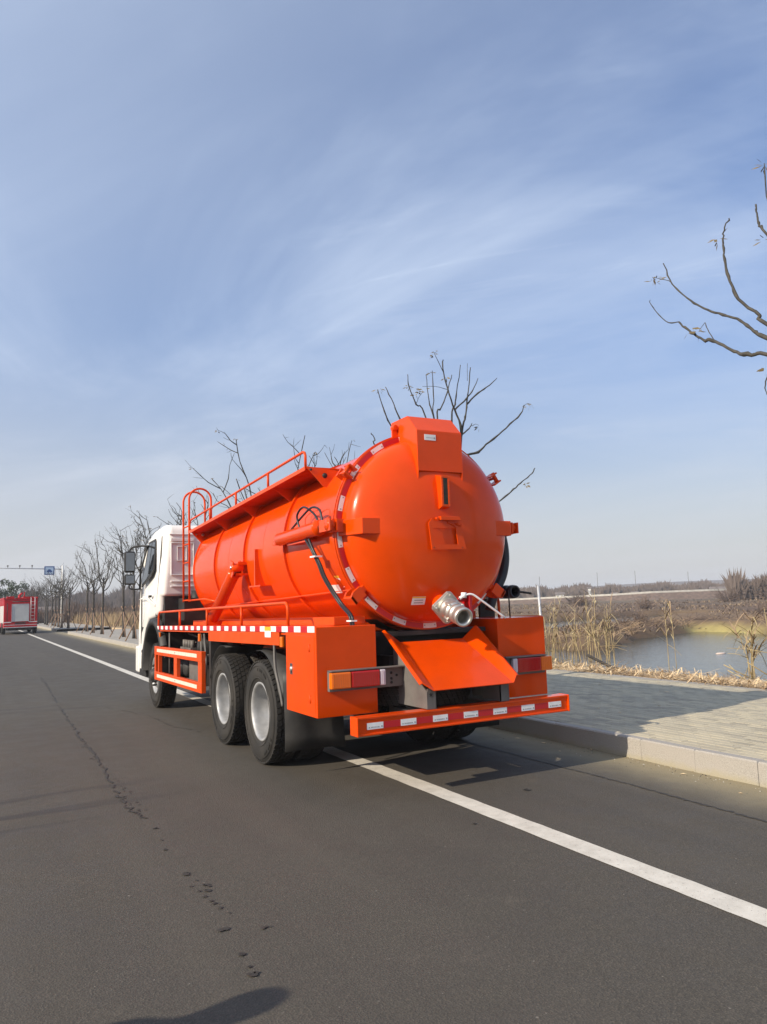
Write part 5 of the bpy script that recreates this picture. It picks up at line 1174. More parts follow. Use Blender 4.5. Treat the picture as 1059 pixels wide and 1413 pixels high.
# evergreens far left
def evergreen(x, y_, H, w_, label):
    t_ = empty('evergreen_tree', (x, y_, 0), label=label, cat='tree')
    m = MB(); m.tube([(0, 0, 0), (0.1, 0, H*0.5), (0, 0.1, H*0.85)], [0.16, 0.12, 0.05], 8); m.build('trunk', 'bark', t_)
    m = MB()
    cl = [(rnd.gauss(0, w_*0.34), rnd.gauss(0, w_*0.34), H*rnd.uniform(0.3, 0.97), rnd.uniform(0.35, 0.75)) for _ in range(26)]
    for (cx, cy, cz, cr) in cl:
        for k in range(110):
            d = Vector((rnd.gauss(0, 1), rnd.gauss(0, 1), rnd.gauss(0, 0.8))).normalized()*cr*rnd.uniform(0.5, 1.0)
            p = Vector((cx, cy, cz))+d; u = Vector((rnd.gauss(0, 1), rnd.gauss(0, 1), rnd.gauss(0, 1))).normalized(); v = u.orthogonal().normalized(); s_ = rnd.uniform(0.07, 0.15)
            m.add([p-u*s_, p+v*s_*0.6, p+u*s_, p-v*s_*0.6], [(0, 1, 2, 3)], False)
    m.build('crown', 'evergreen', t_, fix=False)
evergreen(-2.6, 96, 5.6, 3.0, 'dark green leafy tree straight above the red fire engine')
evergreen(-4.6, 104, 5.2, 3.0, 'dark green leafy tree at the left edge behind the fire engine')
evergreen(1.6, 132, 6.6, 3.6, 'dark green tree between the fire engine and the row of bare trees')
evergreen(0.4, 140, 6.0, 3.6, 'low dark green tree just right of the fire engine roof')

# ================================================================== REEDS, STRAW, GRASS
def reed_clump(x, y_, n, H, rad, label, name='reed_clump', bend=0.5, leaf=3, green=0.0):
    z0 = ground_z(x, y_)
    m = MB()
    for k in range(n):
        a = rnd.uniform(0, 6.28); r_ = rad*math.sqrt(rnd.random()); bx, by = r_*math.cos(a), r_*math.sin(a); h = H*rnd.uniform(0.55, 1.05)
        dx, dy = rnd.gauss(0, bend*0.35), rnd.gauss(0, bend*0.35)
        P = [Vector((bx, by, -0.1)), Vector((bx+dx*0.2, by+dy*0.2, h*0.4)), Vector((bx+dx*0.55, by+dy*0.55, h*0.75)), Vector((bx+dx, by+dy, h))]
        m.mi = 0; r0_ = rnd.uniform(0.008, 0.015)
        m.tube(P, [r0_, r0_*0.9, r0_*0.7, r0_*0.35], 4)
        for q in range(leaf):
            t_ = rnd.uniform(0.25, 1.0); b = P[1].lerp(P[3], t_); ang = rnd.uniform(0, 6.28); d = Vector((math.cos(ang), math.sin(ang), 0)); ln = rnd.uniform(0.2, 0.6); sd_ = Vector((-d.y, d.x, 0))*rnd.uniform(0.006, 0.014)
            m.mi = 1 if rnd.random() < 0.45 else 0; dr = rnd.choice((0.5, 0.15, -0.3, -0.3))
            pts = [b, b+d*ln*0.35+Vector((0, 0, ln*0.28)), b+d*ln*0.7+Vector((0, 0, ln*(0.3-dr*0.5))), b+d*ln*0.95+Vector((0, 0, ln*(0.25-dr)))]
            vs = []
            for i, p in enumerate(pts): w_ = sd_*(1, 1.0, 0.8, 0.15)[i]; vs += [p-w_, p+w_]
            m.add(vs, [(0, 1, 3, 2), (2, 3, 5, 4), (4, 5, 7, 6)], False)
        if rnd.random() < 0.6:
            b = P[1].lerp(P[3], rnd.uniform(0, 0.6)); ang = rnd.uniform(0, 6.28); d = Vector((math.cos(ang), math.sin(ang), rnd.uniform(-0.9, 1.2)))*rnd.uniform(0.3, 0.8)
            m.mi = 0; m.tube([b, b+d*0.5+Vector((0, 0, 0.03)), b+d], [0.007, 0.006, 0.004], 4)
    # broken stalks at the foot
    for k in range(n):
        a = rnd.uniform(0, 6.28); ln = rnd.uniform(0.3, 0.9); c = Vector((rnd.gauss(0, rad), rnd.gauss(0, rad), rnd.uniform(0.02, 0.15)))
        m.mi = 0; m.tube([c, c+Vector((math.cos(a)*ln, math.sin(a)*ln, rnd.uniform(-0.05, 0.35)))], 0.010, 4)
    o = m.build(name, ['reed', 'reed2'], fix=False); o.location = (x, y_, z0)
    return tag(o, label, 'reeds', 'dry reeds on the pond bank')
for (x, y_, n, H, rad, lb, bd, lf_) in [(a_[0], a_[1], max(2, int(a_[2]*0.68)))+a_[3:] for a_ in [
    (9.9, 10.9, 14, 2.1, 0.40, 'dry reeds close against the thin grey post', 0.5, 4),
    (10.4, 11.0, 18, 2.3, 0.50, 'yellowish dry reeds just right of the thin grey post', 0.4, 4),
    (10.6, 10.1, 16, 1.9, 0.60, 'broken dry reeds leaning low in front of the pond end', 0.9, 4),
    (10.7, 9.6, 22, 2.5, 0.42, 'tallest upright dry reeds with pale yellow leaves', 0.35, 5),
    (10.4, 9.0, 11, 2.0, 0.45, 'sparse leaning dry reeds at the left tip of the open water', 0.7, 3),
    (9.9, 6.6, 4, 2.5, 0.15, 'tall thin reeds with drooping brown tops before the open water', 0.25, 10),
    (8.95, 3.9, 11, 1.15, 0.14, 'short bushy brown reed tuft at the water edge far right', 0.55, 9),
    (8.9, 3.4, 2, 1.9, 0.05, 'single tall pale reed stalk at the far right edge', 0.25, 1),
    (11.2, 12.6, 12, 2.0, 0.7, 'dry reeds behind the right tool box of the truck', 0.6, 3),
    (12.5, 15.5, 14, 1.9, 0.9, 'dry reeds half hidden behind the suction hose', 0.6, 3)]]:
    reed_clump(x, y_, n, H, rad, lb, bend=bd, leaf=lf_)
def straw_mat_(m):
    for k in range(30000):
        x = 6.22 + abs(rnd.gauss(0, 0.8)); y_ = -4+rnd.random()**1.2*30
        if x > 9.8: continue
        if noise.noise(Vector((x*1.1, y_*0.9, 3.3))) < -0.15 and rnd.random() < 0.75: continue
        z = ground_z(max(x, 6.33), y_) if x > 6.33 else 0.185; a = rnd.uniform(0, 6.28); ln = rnd.uniform(0.05, 0.34); d = Vector((math.cos(a), math.sin(a), 0)); sd_ = Vector((-d.y, d.x, 0))*rnd.uniform(0.004, 0.014); m.mi = 1 if rnd.random() < 0.28 else 0
        p = Vector((x, y_, z+rnd.uniform(0.004, 0.085)*(0.4+noise.noise(Vector((x*2.2, y_*1.8, 9)))+0.6))); q = p+d*ln+Vector((0, 0, rnd.gauss(0, 0.05)))
        q.z = max(q.z, z+0.002)
        m.add([p-sd_, p+sd_, q+sd_*0.5, q-sd_*0.5], [(0, 1, 2, 3)], False)
simple('straw_litter', straw_mat_, ['straw', 'reed2'], fix=False, kind='stuff')
def log_(m): m.tube(smooth_path([(0, 0, 0.05), (0.5, -0.35, 0.2), (1.1, -0.8, 0.45)], 4), [0.05]*8+[0.02], 8)
o = simple('dead_branch', lambda m: (m.tube(smooth_path([(0, 0, 0.04), (-0.45, 0.35, 0.22), (-0.9, 0.8, 0.55)], 4), 0.035, 8), m.tube([(-0.3, 0.25, 0.15), (-0.75, 0.1, 0.12)], 0.018, 6)), 'bark')
o.location = (10.2, 7.9, ground_z(10.2, 7.9)+0.25); tag(o, 'dark dead branch leaning out over the pond edge', 'branch')
post = simple('thin_post', lambda m: m.tube([(0.0, 0, -0.2), (-0.10, 0, 2.35)], 0.035, 8), 'galv'); post.location = (9.75, 10.8, ground_z(9.75, 10.8)); tag(post, 'thin pale grey post leaning slightly beside the dry reeds', 'post')
post = simple('thin_post', lambda m: m.tube([(0.0, 0, -0.2), (-0.03, 0, 1.9)], 0.03, 8), 'pole_white'); post.location = (12.0, 14.4, ground_z(12.0, 14.4)); tag(post, 'short pale post half hidden behind the truck tool box', 'post')
def tall_grass(m):
    for k in range(9000):
        x = 6.6+rnd.random()*9; y_ = 46+rnd.random()**1.3*95
        if noise.noise(Vector((x*0.3, y_*0.12, 1.3))) < -0.2: continue
        z = ground_z(x, y_); h = rnd.uniform(0.7, 1.6); a = rnd.uniform(0, 6.28); d = Vector((math.cos(a), math.sin(a), 0)); sd_ = Vector((-d.y, d.x, 0))*0.035
        p = Vector((x, y_, z)); q = p+d*h*rnd.uniform(0.05, 0.35)+Vector((0, 0, h)); m.add([p-sd_, p+sd_, q], [(0, 1, 2)], False)
simple('tall_dry_grass', tall_grass, 'dry_grass', fix=False, kind='stuff')
def rough_grass(m):
    for k in range(30000):
        a = math.radians(rnd.uniform(34, 57)); dd = 20+rnd.random()**1.6*150; x = -3.85+dd*math.sin(a); y_ = -5.7+dd*math.cos(a)
        if noise.noise(Vector((x*0.10, y_*0.16, 7.3))) < 0.02: continue
        z = ground_z(x, y_)
        if z < -1.05: continue
        h = rnd.uniform(0.06, 0.24)*(1+dd/300); w_ = 0.012+dd*0.0004; aa = rnd.uniform(0, 6.28); d = Vector((math.cos(aa), math.sin(aa), 0)); sd_ = Vector((-d.y, d.x, 0))*w_
        m.mi = rnd.choice((0, 1, 1, 1, 1)); p = Vector((x, y_, z)); q = p+d*h*rnd.uniform(0.4, 2.0)+Vector((0, 0, h)); m.add([p-sd_, p+sd_, q], [(0, 1, 2)], False)
simple('rough_grass', rough_grass, ['dry_grass', 'shrub'], fix=False, kind='stuff')
# shrubs in the fields
def shrub_mesh(i):
    m = MB(); R_ = random.Random(40+i)
    for k in range(60):
        a = R_.uniform(0, 6.28); e = R_.uniform(0.25, 1.45); L_ = R_.uniform(0.5, 1.0); d = Vector((math.cos(a)*math.cos(e), math.sin(a)*math.cos(e), math.sin(e)))
        p = Vector((R_.gauss(0, 0.15), R_.gauss(0, 0.15), 0)); m.tube([p, p+d*L_*0.5+Vector((0, 0, 0.06)), p+d*L_], [0.018, 0.012, 0.005], 3, cap=False)
        for q in range(7):
            t_ = R_.uniform(0.35, 1); b = p+d*L_*t_; d2 = (d+Vector((R_.gauss(0, .7), R_.gauss(0, .7), R_.gauss(0, .5)))).normalized()*R_.uniform(0.1, 0.3); u = d2.orthogonal().normalized()*0.012
            m.add([b-u, b+u, b+d2], [(0, 1, 2)], False)
    return m.mesh('shrub', 'shrub')
shm = [shrub_mesh(i) for i in range(4)]
shrubs = [(72, 66, 2.2, 2.0, 'dark round shrub on the near brown field right of the second pond'), (62, 41, 3.0, 1.4, 'wide low shrub left end of the yellow bank'), (57, 36.5, 2.6, 1.6, 'brown shrub standing above the middle of the yellow bank'),
          (60, 33, 4.0, 2.6, 'largest dark shrub thicket at the right end of the yellow bank'), (66, 37, 3.6, 2.2, 'dark shrub behind the thicket above the yellow bank'), (104, 78, 4, 2.5, 'round bush in the middle of the far field'),
          (120, 84, 6, 6.5, 'tall reddish bare bush tree left of the right edge woodland'), (128, 86, 7, 7.5, 'tallest reddish bare thicket near the white building'), (113, 76, 5, 4.5, 'reddish thicket in front of the tallest one'),
          (37, 33.5, 1.6, 0.9, 'low brown shrub on the spit between the two ponds'), (33.5, 31.5, 1.4, 0.8, 'low dark shrub on the tip of the spit'), (28.5, 28.2, 1.6, 0.9, 'low shrub at the muddy corner of the near pond'),
          (140, 78, 7, 6.0, 'bare thicket at the right edge below the far woodland'), (85, 92, 3, 2.0, 'small bush left of the pale far road'), (95, 104, 4, 2.6, 'small bush touching the pale far road embankment')]
for i, (x, y_, w_, h, lb) in enumerate(shrubs):
    o = bpy.data.objects.new('shrub', shm[i % 4]); COL.objects.link(o); o.location = (x, y_, ground_z(x, y_)-0.05); o.scale = (w_, w_, h*(0.72 if h > 4 else 1.0)); o.rotation_euler = (0, 0, rnd.uniform(0, 6)); tag(o, lb, 'shrub', 'bare shrubs in the fields')
def brush_mesh(i):
    m = MB(); R_ = random.Random(90+i)
    for k in range(110):
        a = R_.uniform(0, 6.28); c = Vector((R_.gauss(0, 0.55), R_.gauss(0, 0.3), 0)); d = Vector((math.cos(a), math.sin(a), R_.uniform(0.1, 1.3))).normalized()*R_.uniform(0.25, 0.8)
        m.tube([c, c+d*0.5+Vector((0, 0, 0.05)), c+d*1.0+Vector((0, 0, -0.06))], [0.010, 0.008, 0.003], 3, cap=False)
    return m.mesh('brush', ['reed2', 'shrub'][i % 2])
brm = [brush_mesh(i) for i in range(4)]
BR = [(9.3, 9.5, 1.0, .7, 'tangle of dead stems on the straw bank below the tallest reeds'), (10.3, 12.2, 1.3, .8, 'tangle of dead stems beside the thin grey post'), (9.4, 7.6, .8, .5, 'low tangle of dead stems by the dead branch'), (9.0, 5.9, .6, .35, 'small brown tangle at the water edge left of the drooping reeds'),
      (8.85, 4.3, .6, .5, 'brown tangle around the foot of the short bushy tuft'), (22.3, 26.6, 2.0, 1.3, 'dark brush on the muddy left end of the near pond'), (25.6, 26.2, 2.2, 1.2, 'brush on the dark shore at the tip of the spit'), (29.6, 29.8, 2.0, 1.2, 'brush on the spit behind the dark muddy shore'),
      (33.0, 31.2, 2.0, 1.3, 'brush in the middle of the spit between the ponds'), (36.2, 32.6, 2.2, 1.4, 'brush on the spit close to the yellow bank'), (39.2, 34.0, 2.4, 1.4, 'brush just behind the left end of the yellow bank'), (44.0, 33.5, 2.6, 1.2, 'brush behind the middle of the yellow bank'),
      (44.5, 29.2, 2.4, 1.2, 'brush behind the right part of the yellow bank'), (20.5, 29.5, 2.4, 1.3, 'brush beyond the near pond seen through the reeds'), (17.0, 26.5, 2.2, 1.2, 'brush beyond the near pond seen beside the grey post')]
for i, (x, y_, w_, h, lb) in enumerate(BR):
    o = bpy.data.objects.new('dead_brush', brm[i % 4]); COL.objects.link(o); o.location = (x, y_, ground_z(x, y_)-0.03); o.scale = (w_, w_, h); o.rotation_euler = (0, 0, rnd.uniform(0, 6)); tag(o, lb, 'brush', 'tangles of dead stems round the ponds')
rock = simple('pink_float', lambda m: m.lathe([(-0.10, 0), (-0.09, 0.10), (0, 0.22), (0.06, 0.16), (0.08, 0)], axis=(0, 0, 1), seg=12), 'pink_tape'); rock.scale = (1.3, 0.8, 0.4); rock.location = (25.6, 17.9, -1.19); tag(rock, 'small pinkish float lying on the pond surface', 'float')

# ================================================================== FAR THINGS
def polar(ang, d): a = math.radians(ang); return (-3.85+d*math.sin(a), -5.71+d*math.cos(a))
# embanked far road
def embank(m):
    pts = [(12, 330), (22, 275), (30, 235), (37.4, 205), (44.4, 195), (47.1, 195), (50.9, 200), (56, 215), (62, 245), (70, 300)]
    zs = [0.6, 0.7, 0.8, 0.95, 1.35, 1.65, 1.70, 1.6, 1.3, 1.0]
    rows = []
    for (a, d), z in zip(pts, zs):
        r4 = []
        for (dd, zz) in ((-9, -1.2), (-3.4, z-0.25), (-3.2, z+0.18), (-2.9, z+0.18), (-2.9, z-0.2), (3, z-0.2), (9, -1.2)): x, y_ = polar(a, d+dd); r4.append((x, y_, zz))
        rows.append(r4)
    n = 7
    for i in range(len(rows)-1):
        for j in range(n-1):
            m.mi = 0 if j in (0, 5) else 1
            m.add([rows[i][j], rows[i+1][j], rows[i+1][j+1], rows[i][j+1]], [(0, 1, 2, 3)], False)
simple('far_road', embank, ['shrub', 'concrete'], kind='structure')
# bare woodland: thousands of thin stems and twigs
def woods(name, a0, a1, d0, d1, n, h0, h1, seed, mt='wood_far', w_=0.25):
    R_ = random.Random(seed); m = MB()
    for k in range(n):
        a = R_.uniform(a0, a1); d = R_.uniform(d0, d1); x, y_ = polar(a, d); e = 0.65+0.5*noise.noise(Vector((a*0.8, d*0.01, seed)))
        h = (h0+(h1-h0)*R_.random())*max(0.35, e+0.15); z = ground_z(x, y_)
        for q in range(5):
            aa = R_.uniform(0, 6.28); u = Vector((math.cos(aa), math.sin(aa), 0)); p = Vector((x, y_, z+h*R_.uniform(0, 0.45))); t_ = p+u*h*R_.uniform(0.05, 0.3)+Vector((0, 0, h*R_.uniform(0.35, 0.6)))
            s_ = Vector((math.cos(math.radians(a)), -math.sin(math.radians(a)), 0))*w_*R_.uniform(0.3, 1.0)*(1 if q else 0.6)
            m.add([p-s_, p+s_, t_], [(0, 1, 2)], False)
    return m.build(name, mt, fix=False, kind='stuff')
woods('far_woodland', 30, 62, 300, 430, 16000, 5, 7.0, 3, w_=0.7)
woods('far_woodland', -6, 30, 260, 380, 14000, 8.0, 11.5, 5, w_=0.7)
woods('far_woodland', 52.2, 60, 150, 190, 1500, 4.0, 6.5, 9, w_=0.3)
woods('roadside_thicket', 0.5, 11, 110, 150, 2600, 2.0, 3.6, 12, 'shrub', w_=0.16)
# low hills on the horizon
def hill(m):
    n = 60; vs = []
    for i in range(n+1):
        a = -25+110*i/n
        for (d, z) in ((700, -0.5), (900, (14+5*noise.noise(Vector((a*0.11, 0.3, 0)))) * (1.2 if a < 20 else 0.72)), (1200, 0)): x, y_ = polar(a, d); vs.append((x, y_, z))
    m.add(vs, [(i*3+j, i*3+j+1, (i+1)*3+j+1, (i+1)*3+j) for i in range(n) for j in range(2)], True)
simple('hills', hill, 'wood_far', kind='structure')
# houses far away
def house(ang, d, w_, dp_, h, label, roof='house_roof', zb=None):
    x, y_ = polar(ang, d); z = ground_z(x, y_) if zb is None else zb
    e = empty('house', (x, y_, z), -math.radians(ang), label=label, cat='house')
    simple('wall', lambda m: m.box(-w_/2, w_/2, -dp_/2, dp_/2, 0, h), 'house_white', e)
    simple('roof', lambda m: m.prism([(-dp_/2-0.4, h), (dp_/2+0.4, h), (0, h+dp_*0.28)], 0, -w_/2-0.4, w_/2+0.4), roof, e)
    nw_ = max(2, int(w_/3))
    for k in range(nw_): simple('window', lambda m, k=k: m.box(-w_/2+(k+0.3)*w_/nw_, -w_/2+(k+0.7)*w_/nw_, -dp_/2-0.06, -dp_/2+0.02, h*0.35, h*0.75), 'glass', e)
    return e
house(51.4, 285, 4.4, 3, 1.5, 'white low house on the horizon near the right edge', zb=0.4)
house(44.6, 282, 1.6, 2, 1.2, 'tiny white hut on the horizon above the middle of the pond', zb=0.2)
house(46.0, 285, 1.9, 2, 1.3, 'tiny white hut right of the tallest reeds on the horizon', zb=0.2)
house(46.9, 286, 1.3, 2, 1.1, 'tiniest white hut between two others on the horizon', zb=0.2)
house(42.9, 262, 0.9, 1, 3.0, 'narrow white kiosk tower on the horizon behind the tallest reeds', zb=0.6)
house(40.8, 290, 3.0, 3, 1.6, 'pale hut on the horizon right of the thin grey post', zb=0.2)
# far poles on the right horizon
for (a, d, h, lb) in [(39.4, 260, 10, 'thin utility pole on the horizon nearest the truck'), (43.5, 300, 12, 'thin utility pole on the horizon above the tallest reeds'), (46.1, 300, 12, 'thin utility pole on the horizon left of the drooping reeds'), (49.6, 310, 11, 'thin utility pole on the horizon left of the long white house')]:
    x, y_ = polar(a, d); o = simple('utility_pole', lambda m: m.tube([(0, 0, 0), (0, 0, h*0.85)], 0.09, 6), 'grey'); o.location = (x, y_, -0.5); o.rotation_euler = (0, 0, -math.radians(a)); tag(o, lb, 'pole')

# ---- fire engine
fe = empty('fire_engine', (-0.88, 60.0, 0), 0.03, label='red fire engine driving away at the far left of the road', cat='fire engine')
def fpart(name, fn, mats, parent=fe, **k): m = MB(); fn(m); return m.build(name, mats, parent, **k)
body = fpart('body', lambda m: (m.box(-1.18, 1.18, 0.0, 5.6, 0.50, 2.68), m.box(-1.12, 1.12, 5.75, 7.3, 0.55, 2.55)), 'fire_red', bevel=0.04)
fpart('roof_rim', lambda m: (m.box(-1.20, -1.10, -0.02, 5.6, 2.68, 2.84), m.box(1.10, 1.20, -0.02, 5.6, 2.68, 2.84), m.box(-1.1, 1.1, -0.02, 0.08, 2.68, 2.74), m.box(-0.95, -0.45, 0.4, 1.6, 2.68, 2.92), m.box(0.2, 0.95, 0.6, 2.4, 2.68, 2.88)), 'fire_red', body)
rs = fpart('roller_shutter', lambda m: m.box(-0.58, 0.52, -0.03, -0.002, 0.98, 2.26), 'shutter', body)
for k in range(16): fpart('slat', lambda m, k=k: m.box(-0.57, 0.51, -0.042, -0.031, 0.99+k*0.079, 1.062+k*0.079), 'shutter', rs)
fpart('shutter_frame', lambda m: (m.box(-0.64, -0.585, -0.04, 0.0, 0.95, 2.32), m.box(0.525, 0.58, -0.04, 0.0, 0.95, 2.32), m.box(-0.64, 0.58, -0.04, 0, 2.262, 2.32)), 'galv', body)
ld = fpart('rear_ladder', lambda m: [m.tube([(x, -0.10, 1.0), (x, -0.10, 2.75), (x, 0.1, 2.80)], 0.022, 6) for x in (0.70, 0.98)], 'galv')
for k in range(6): fpart('rung', lambda m, k=k: m.tube([(0.70, -0.10, 1.12+k*0.27), (0.98, -0.10, 1.12+k*0.27)], 0.016, 6), 'galv', ld)
fpart('water_monitor', lambda m: (m.tube([(-0.05, 1.0, 2.68), (-0.05, 1.0, 3.0)], 0.10, 10), m.tube([(-0.05, 1.0, 3.0), (0.05, 0.7, 3.10), (0.12, 0.5, 3.16)], 0.07, 8), m.box(-0.35, 0.15, 0.8, 1.2, 2.68, 2.80), m.tube([(0.3, 1.2, 2.8), (0.34, 1.2, 3.25)], 0.04, 6)), 'fire_red')
fpart('rear_bumper', lambda m: (m.box(-1.18, 1.18, -0.12, -0.004, 0.50, 0.56)), 'galv')
fpart('reflective_stripe', lambda m: (m.box(-1.17, -0.66, -0.012, -0.003, 0.90, 0.96), m.box(0.60, 1.17, -0.012, -0.003, 0.90, 0.96), m.box(-1.17, 1.17, -0.012, -0.003, 0.70, 0.73)), 'white_tape', body)
for s in (-1, 1):
    fpart('tail_lamp', lambda m, s=s: (m.box(*sorted((s*0.92, s*1.12)), -0.03, 0.0, 0.80, 0.88),), 'red_lens', body)
    fpart('locker_shutter', lambda m, s=s: [m.box(*sorted((s*1.181, s*1.19)), 0.25+k*1.75, 1.8+k*1.75, 0.85, 2.2) for k in range(3)], 'shutter', body)
    for yy in (1.4, 6.2):
        wv = fpart('wheel', lambda m, s=s, yy=yy: m.lathe([(0, 0.22), (0.0, 0.42), (0.03, 0.46), (0.24, 0.46), (0.27, 0.42), (0.27, 0.2)], origin=(s*1.12-(0.135 if s < 0 else 0.135), yy, 0.46), seg=28), 'rubber')
        fpart('rim', lambda m, s=s, yy=yy: m.lathe([(0.05, 0.0), (0.06, 0.20), (0.0, 0.24)], origin=(s*1.12, yy, 0.46), axis=(-s, 0, 0), seg=20), 'silver', wv)
fpart('rear_grab_rail', lambda m: (m.tube([(-0.95, -0.08, 1.0), (-0.95, -0.08, 2.4)], 0.025, 6), m.box(-0.40, 0.35, -0.06, -0.01, 0.80, 0.90), m.tube([(-0.6, -0.07, 2.50), (0.6, -0.07, 2.50)], 0.03, 6)), 'black')
fpart('wing_mirror', lambda m: m.box(-1.42, -1.25, 6.9, 7.0, 1.75, 2.15), 'black')
fpart('underbody', lambda m: (m.box(-0.9, 0.9, 0.15, 7.0, 0.30, 0.62), m.box(-1.1, 1.1, 5.6, 5.75, 0.6, 2.4)), 'black')

# ---- sign gantry over the road
GY = 92.0; GX = 4.95
gan = empty('sign_gantry', (GX, GY, 0.15), label='pale sign gantry pole with a long arm across the road', cat='gantry')
def gpart(name, fn, mats, parent=gan, **k): m = MB(); fn(m); return m.build(name, mats, parent, **k)
gpart('pole', lambda m: m.tube([(0, 0, 0), (0, 0, 6.9)], [0.17, 0.12], 12), 'pole_white')
gpart('arm', lambda m: (m.tube([(0, 0, 6.45), (-11.5, 0, 6.75)], [0.06, 0.035], 8),), 'galv')
for x in (-3.3, -4.6, -5.85): gpart('camera_unit', lambda m, x=x: (m.tube([(x, 0, 6.6), (x, 0, 6.8)], 0.03, 6), m.box(x-0.08, x+0.08, -0.15, 0.15, 6.8, 6.95)), 'grey')
sg = gpart('sign_panel', lambda m: m.box(-2.0, -0.9, -0.16, -0.10, 5.8, 6.8), 'sign_blue')
gpart('sign_face', lambda m: m.box(-1.88, -1.02, -0.168, -0.161, 5.92, 6.68), 'sign_pale', sg)
gpart('sign_symbol', lambda m: (m.box(-1.75, -1.17, -0.175, -0.169, 6.12, 6.30), m.prism([(-1.65, 6.3), (-1.27, 6.3), (-1.35, 6.44), (-1.57, 6.44)], 1, -0.175, -0.169), m.lathe([(0, 0.07), (0.006, 0.07), (0.006, 0)], origin=(-1.61, -0.17, 6.11), axis=(0, -1, 0), seg=10), m.lathe([(0, 0.07), (0.006, 0.07), (0.006, 0)], origin=(-1.31, -0.17, 6.11), axis=(0, -1, 0), seg=10)), 'sign_blue', sg, label='small dark blue vehicle symbol')
# lamps
def street_lamp(x, y_, h, arm, label, r_=0.08):
    o = empty('street_lamp', (x, y_, 0.1), label=label, cat='street lamp')
    simple('pole', lambda m: m.tube(smooth_path([(0, 0, 0), (0, 0, h*0.5), (0, 0, h-0.5), (arm*0.15, 0, h-0.12), (arm*0.6, 0, h), (arm, 0, h)], 4), r_, 8), 'pole_white', o)
    simple('lamp_head', lambda m: m.box(min(arm, arm*1.4), max(arm, arm*1.4), -0.12, 0.12, h-0.06, h+0.04), 'galv', o, bevel=0.02)
street_lamp(9.2, 58, 3.4, 0.05, 'short thick pale post seen left of the cab under the mirrors', 0.20)
street_lamp(13.6, 80, 3.6, -0.8, 'small pale hooked lamp post just left of the white cab')
street_lamp(-9.6, 92, 9.0, 2.4, 'tall street lamp whose arm tip enters at the left edge')
house(3.9, 150, 7, 3, 1.6, 'low pale wall building seen between the far tree trunks right of the fire engine')

# person standing beside the photographer, outside the frame; only the shadow is seen
def person():
    p = empty('person', (-5.62, -2.86, 0), math.radians(-60), label='person in a dark coat standing left of the view with lowered arms', cat='person')
    V = {'pelvis': (0, 0, 0.92, .14, .11), 'chest': (0, 0, 1.25, .17, .12), 'neck': (0, 0, 1.42, .06, .06), 'head': (0, 0.02, 1.55, .12, .13), 'crown': (0, 0.01, 1.64, .09, .10),
         'lh': (-.10, 0, .88, .10, .10), 'lk': (-.12, 0.01, .48, .065, .065), 'la': (-.13, 0, .08, .045, .045), 'lt': (-.14, 0.16, .04, .04, .035), 'rh': (.10, 0, .88, .10, .10), 'rk': (.12, 0.01, .48, .065, .065), 'ra': (.13, 0, .08, .045, .045), 'rt': (.14, 0.16, .04, .04, .035),
         'ls': (-.19, 0, 1.36, .06, .06), 'le': (-.28, 0.0, 1.08, .045, .045), 'lw': (-.22, 0.12, 0.84, .032, .032), 'rs': (.19, 0, 1.36, .06, .06), 're': (.28, 0.0, 1.08, .045, .045), 'rw': (.22, 0.12, 0.84, .032, .032)}
    E_ = [('pelvis', 'chest'), ('chest', 'neck'), ('neck', 'head'), ('head', 'crown'), ('pelvis', 'lh'), ('lh', 'lk'), ('lk', 'la'), ('la', 'lt'), ('pelvis', 'rh'), ('rh', 'rk'), ('rk', 'ra'), ('ra', 'rt'), ('chest', 'ls'), ('ls', 'le'), ('le', 'lw'), ('chest', 'rs'), ('rs', 're'), ('re', 'rw')]
    ks_ = list(V); me = bpy.data.meshes.new('body'); me.from_pydata([V[k][:3] for k in ks_], [(ks_.index(a), ks_.index(b)) for a, b in E_], []); me.materials.append(M['cloth'])
    o = bpy.data.objects.new('body', me); COL.objects.link(o); o.parent = p
    md = o.modifiers.new('skin', 'SKIN'); o.modifiers.new('sub', 'SUBSURF').levels = 2; o.modifiers['sub'].render_levels = 2
    if not me.skin_vertices:
        bm = bmesh.new(); bm.from_mesh(me); bm.verts.layers.skin.verify(); bm.to_mesh(me); bm.free()
    sv = me.skin_vertices[0].data
    for i, k in enumerate(ks_): sv[i].radius = V[k][3:5]; sv[i].use_root = (k == 'pelvis')
    md.use_smooth_shade = True
person()

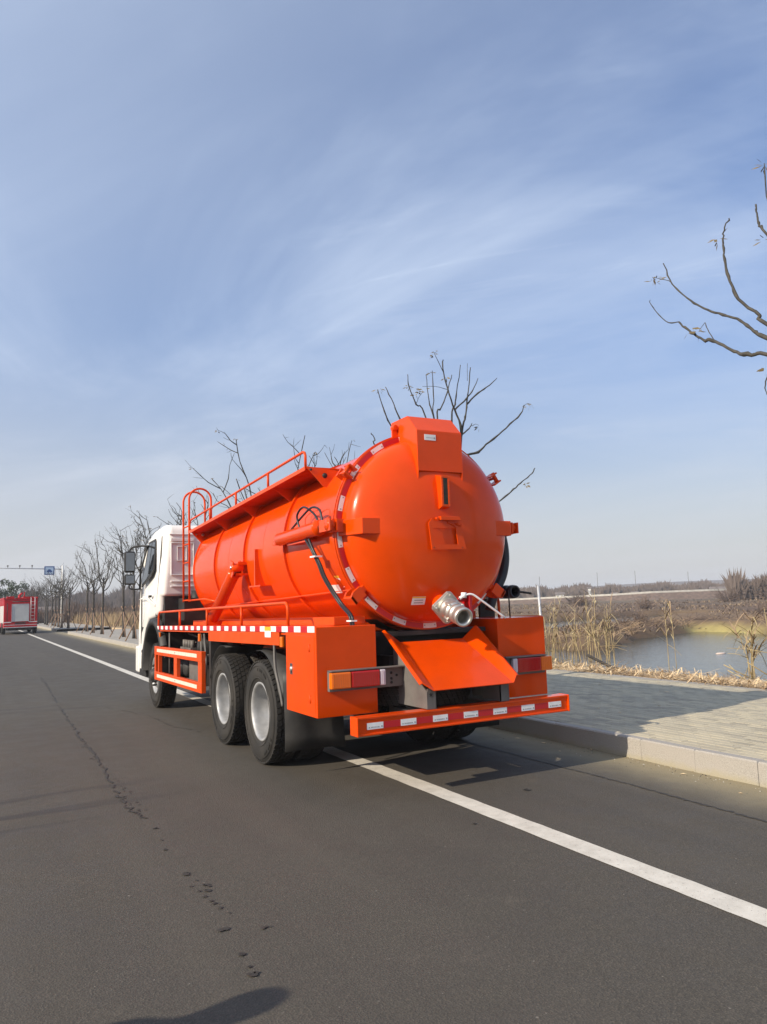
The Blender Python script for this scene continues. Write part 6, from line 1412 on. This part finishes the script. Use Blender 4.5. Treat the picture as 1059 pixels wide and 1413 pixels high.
# ---- pieces that were drawn together become parts of their own
def split_loose(o):
    me = o.data; n = len(me.vertices); par = list(range(n))
    def find(a):
        while par[a] != a: par[a] = par[par[a]]; a = par[a]
        return a
    for e in me.edges:
        a, b = find(e.vertices[0]), find(e.vertices[1])
        if a != b: par[a] = b
    groups = {}
    for p in me.polygons: groups.setdefault(find(p.vertices[0]), []).append(p)
    if len(groups) < 2: return
    first = True
    for g in groups.values():
        ids = sorted({v for p in g for v in p.vertices}); mp = {v: i for i, v in enumerate(ids)}
        nm = bpy.data.meshes.new(me.name); nm.from_pydata([me.vertices[v].co for v in ids], [], [[mp[v] for v in p.vertices] for p in g])
        for mt in me.materials: nm.materials.append(mt)
        nm.polygons.foreach_set('material_index', [p.material_index for p in g]); nm.polygons.foreach_set('use_smooth', [p.use_smooth for p in g]); nm.update()
        if first: keep = nm; first = False
        else:
            c = o.copy(); c.data = nm; COL.objects.link(c)
    o.data = keep
SPLIT = {'wheel_mudguard', 'tray_support', 'walkway_gusset', 'axle', 'side_skirt', 'marker_lamp', 'hanger_rod', 'bumper_arm', 'tank_seam', 'pipe_strap', 'guard_bracket', 'hose_clip', 'thin_orange_hose',
         'spring_pack', 'gusset_hole', 'gusset_bolt', 'roof_lamp', 'door_seam', 'hinge',  'rivet', 'bolt', 'mirror_glass', 'reflective_stripe', 'locker_shutter', 'lens_rib', 'cab_step', 'shutter_frame', 'reflective_strip', 'air_tank', 'chassis_rail'}
for o in list(bpy.data.objects):
    if o.type == 'MESH' and o.name.split('.')[0] in SPLIT: split_loose(o)

# ---- the air
hz_ = MB(); hz_.box(-905, 1604, -604, 1804, -3.0, 24.0)
hm = bpy.data.materials.new('haze'); hm.use_nodes = True; hm.node_tree.nodes.clear()
ho = hm.node_tree.nodes.new('ShaderNodeOutputMaterial'); hv = hm.node_tree.nodes.new('ShaderNodeVolumePrincipled')
hv.inputs['Color'].default_value = (0.88, 0.92, 1.0, 1); hv.inputs['Density'].default_value = 0.0006; hm.node_tree.links.new(hv.outputs[0], ho.inputs['Volume'])
M['haze'] = hm
hz_.build('haze', 'haze', kind='stuff')
